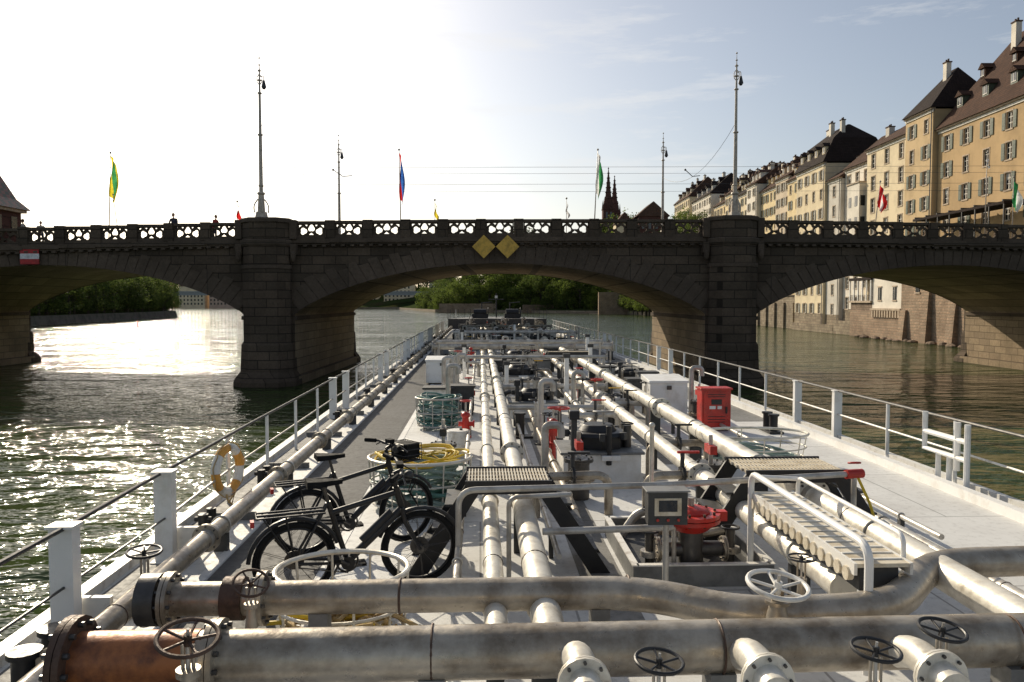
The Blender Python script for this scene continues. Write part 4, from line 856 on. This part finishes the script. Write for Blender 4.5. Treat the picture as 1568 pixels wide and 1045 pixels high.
for s0 in range(8):
    P=[c+Vector((.0,math.cos(2*math.pi*(s0+i/6)/8)*.30,math.sin(2*math.pi*(s0+i/6)/8)*.30)) for i in range(7)]
    b.tube(P,.062 if s0%2==0 else .064,'buoy_orange' if s0%2==0 else 'white_dirty',10)
b.tube([c+Vector((.02+.015*math.sin(8*a),math.cos(a)*.38,math.sin(a)*.38)) for a in [2*math.pi*i/32 for i in range(32)]],.009,'rope_beige',5,True)
b.cyl(c+Vector((-.12,0,.30)),c+Vector((.07,0,.30)),.015,'galv'); b.cyl(c+Vector((-.12,.0,-.3)),c+Vector((.07,0,-.3)),.015,'galv')
b.tube([c+Vector((.03,-.12,-.25)),c+Vector((.05,-.1,-.4)),c+Vector((.02,.05,-.5)),c+Vector((.04,.1,-.35)),c+Vector((.03,-.05,-.45))],.014,'rope_beige',6)
b.obj('lifebuoy',matrix=S@Matrix.Translation(c)@Matrix.Rotation(R(-14),4,'Z')@Matrix.Translation(-c))
b=MB(); u,v=-.42,14.9; b.cyl((u,v,0),(u,v,.5),.2,'white_dirty',n=20)
for q in (.02,.25,.48): b.torus((u,v,q),(0,0,1),.2,.012,'white_dirty')
b.cyl((u+.06,v,.5),(u+.06,v,.53),.03,'dark_grey'); b.obj('white_drum',matrix=S)
for u,v,h in ((-.28,15.3,1.0),(-.42,36,1.1),(1.35,14.6,.95),(-.3,21,.9),(3.0,24,.9)):
    b=MB(); b.cyl((u,v,0),(u,v,h*.45),.05,'red_paint'); b.flange((u,v,h*.3),(0,0,1),.11,'red_paint',.02,6); b.cyl((u,v,h*.45),(u,v,h*.7),.085,'red_paint',.06); b.sph((u,v,h*.72),(.09,.09,.07),'red_paint')
    b.cyl((u-.14,v,h*.55),(u+.14,v,h*.55),.045,'red_paint'); b.cyl((u+.14,v,h*.55),(u+.17,v,h*.55),.07,'red_paint'); b.torus((u,v,h),(0,0,1),.1,.014,'red_paint'); b.cyl((u,v,h*.7),(u,v,h),.018,'galv'); b.cyl((u-.1,v,h),(u+.1,v,h),.012,'red_paint')
    b.obj('fire_hydrant',matrix=S)
# ------------------------------------------------------------------ bicycles
def bicycle(u,v,ang,lean,steer,k='black_paint',basketk=False,sc=1.1):
    b=MB(); Rw=.345; rear=Vector((-.54,0,Rw)); fr=Vector((.54,0,Rw)); bb=Vector((-.1,0,.29)); st=Vector((-.27,0,.84)); ht=Vector((.31,0,.92)); hb=Vector((.37,0,.72))
    def wheel(c,ax):
        b.torus(c,ax,Rw-.024,.026,'rubber',40,8); b.torus(c,ax,Rw-.056,.012,'black_paint',40,6); x,y=perp(ax); b.cyl(c-ax*.05,c+ax*.05,.035,'steel_dark',n=10); b.cyl(c+ax*.03,c+ax*.034,.085,'steel_dark',n=16)
        for i in range(24):
            a=2*math.pi*i/24; s=1 if i%2 else -1; b.cyl(c+ax*.025*s,c+(x*math.cos(a+.15*s)+y*math.sin(a+.15*s))*(Rw-.05),.0024,'steel_dark',n=3)
    ax=Vector((0,1,0)); wheel(rear,ax)
    for p,q,r in ((bb,st,.023),(bb,hb,.034),(st+Vector((.02,0,-.1)),ht+Vector((.01,0,-.05)),.024),(ht,hb,.028)): b.cyl(p,q,r,k)
    d=(hb-bb); b.cyl(bb+d*.3+Vector((-.02,0,.045)),bb+d*.85+Vector((-.02,0,.045)),.036,'black_paint')
    for s in (-.06,.06):
        o=Vector((0,s,0)); b.cyl(rear+o,bb+o*.6,.014,k,n=8); b.cyl(rear+o,st+o*.3,.012,k,n=8)
    sp=Vector((-.31,0,.99)); b.cyl(st,sp,.015,'steel_dark')
    b.loft([[(sp.x-.14,-.085,sp.z),(sp.x-.14,.085,sp.z),(sp.x-.14,.065,sp.z+.055),(sp.x-.14,-.065,sp.z+.055)],[(sp.x-.02,-.065,sp.z),(sp.x-.02,.065,sp.z),(sp.x-.02,.05,sp.z+.045),(sp.x-.02,-.05,sp.z+.045)],[(sp.x+.16,-.02,sp.z+.005),(sp.x+.16,.02,sp.z+.005),(sp.x+.16,.016,sp.z+.04),(sp.x+.16,-.016,sp.z+.04)]],'rubber')
    b.torus(bb,ax,.09,.01,'steel_dark',24,5); b.cyl(bb-ax*.05,bb+ax*.05,.06,'black_paint')
    for a,s in ((-.6,1),(-.6+math.pi,-1)):
        e=bb+Vector((math.cos(a)*.17,s*.09,math.sin(a)*.17)); b.cyl(bb+Vector((0,s*.07,0)),e,.013,'steel_dark',n=8); b.box(e+Vector((0,s*.06,0)),(.1,.1,.025),'rubber')
    for z in (.085,-.085): b.cyl(bb+Vector((0,-.04,z)),rear+Vector((0,-.04,z*.45)),.006,'steel_dark',n=5)
    b.tube([rear+Vector(((Rw+.03)*math.cos(a),0,(Rw+.03)*math.sin(a))) for a in [R(20+i*12) for i in range(14)]],.02,k,6)
    b.tube([(-.85,-.07,.77),(-.3,-.07,.77),(-.3,.07,.77),(-.85,.07,.77),(-.85,-.07,.77)],.009,k,6); b.tube([(-.85,0,.77),(-.3,0,.77)],.012,k,6)
    for s in (-.07,.07): b.cyl(rear+Vector((0,s,0)),(-.62,s,.77),.008,k,n=6); b.cyl(rear+Vector((0,s,0)),(-.8,s,.77),.007,k,n=6)
    b.box((-.88,0,.71),(.03,.06,.05),'sign_red')
    o=len(b.v); wheel(fr,ax)
    for s in (-.055,.055): b.tube([hb+Vector((0,s*.8,-.0)),hb+Vector((.03,s,-.12)),fr+Vector((0,s,0))],[.022,.02,.012],k,8)
    b.cyl(hb+Vector((0,-.06,0)),hb+Vector((0,.06,0)),.022,k); stem=Vector((.29,0,1.04)); b.cyl(ht,stem,.02,k); b.cyl(stem,stem+Vector((.07,0,.03)),.019,k)
    c=stem+Vector((.07,0,.03)); b.tube([c+Vector((-.10,-.31,.03)),c+Vector((-.03,-.2,.03)),c,c+Vector((-.03,.2,.03)),c+Vector((-.10,.31,.03))],.015,k,8)
    for s in (-1,1):
        b.cyl(c+Vector((-.12,s*.33,.03)),c+Vector((-.055,s*.22,.03)),.022,'rubber'); b.cyl(c+Vector((-.01,s*.2,.01)),c+Vector((.0,s*.3,-.03)),.008,'steel_dark',n=6); b.tube([c+Vector((0,s*.18,.0)),c+Vector((.12,s*.1,-.05)),c+Vector((.07,s*.03,-.2)),fr+Vector((-.03,s*.03,.4))],.006,'rubber',5)
    b.sph(c+Vector((.06,0,-.05)),(.045,.045,.045),'dark_grey',10,6); b.box(c+Vector((-.02,0,.05)),(.06,.09,.04),'rubber')
    b.tube([fr+Vector(((Rw+.028)*math.cos(a),0,(Rw+.028)*math.sin(a))) for a in [R(30+i*11) for i in range(13)]],.018,k,6)
    if basketk:
        for q in range(4): z=.9+q*.06; b.tube([(.42,-.14,z),(.64,-.15,z),(.64,.15,z),(.42,.14,z),(.42,-.14,z)],.006,'black_paint',5)
        for q in range(8): yy=-.15+q*.0425; b.cyl((.64,yy,.9),(.64,yy,1.08),.005,'black_paint',n=4); b.cyl((.42,yy,.9),(.64,yy,.9),.005,'black_paint',n=4)
        b.box((.53,0,1.0),(.18,.24,.16),'rubber',rz=.2)
    axd=(ht-hb).normalized(); rm=Matrix.Translation(hb)@Matrix.Rotation(steer,4,axd)@Matrix.Translation(-hb)
    for i in range(o,len(b.v)): b.v[i]=tuple(rm@Vector(b.v[i]))
    b.cyl((-.15,.05,.28),(-.22,.2,.01),.011,'steel_dark')
    b.obj('bicycle',matrix=S@Matrix.Translation((u,v,.005))@Matrix.Rotation(ang,4,'Z')@Matrix.Rotation(lean,4,'X')@Matrix.Scale(sc,4))
bicycle(-1.22,7.9,R(20),R(6),R(-8),sc=1.15)
bicycle(-1.45,9.35,R(24),R(5),R(16),basketk=True,sc=1.12)
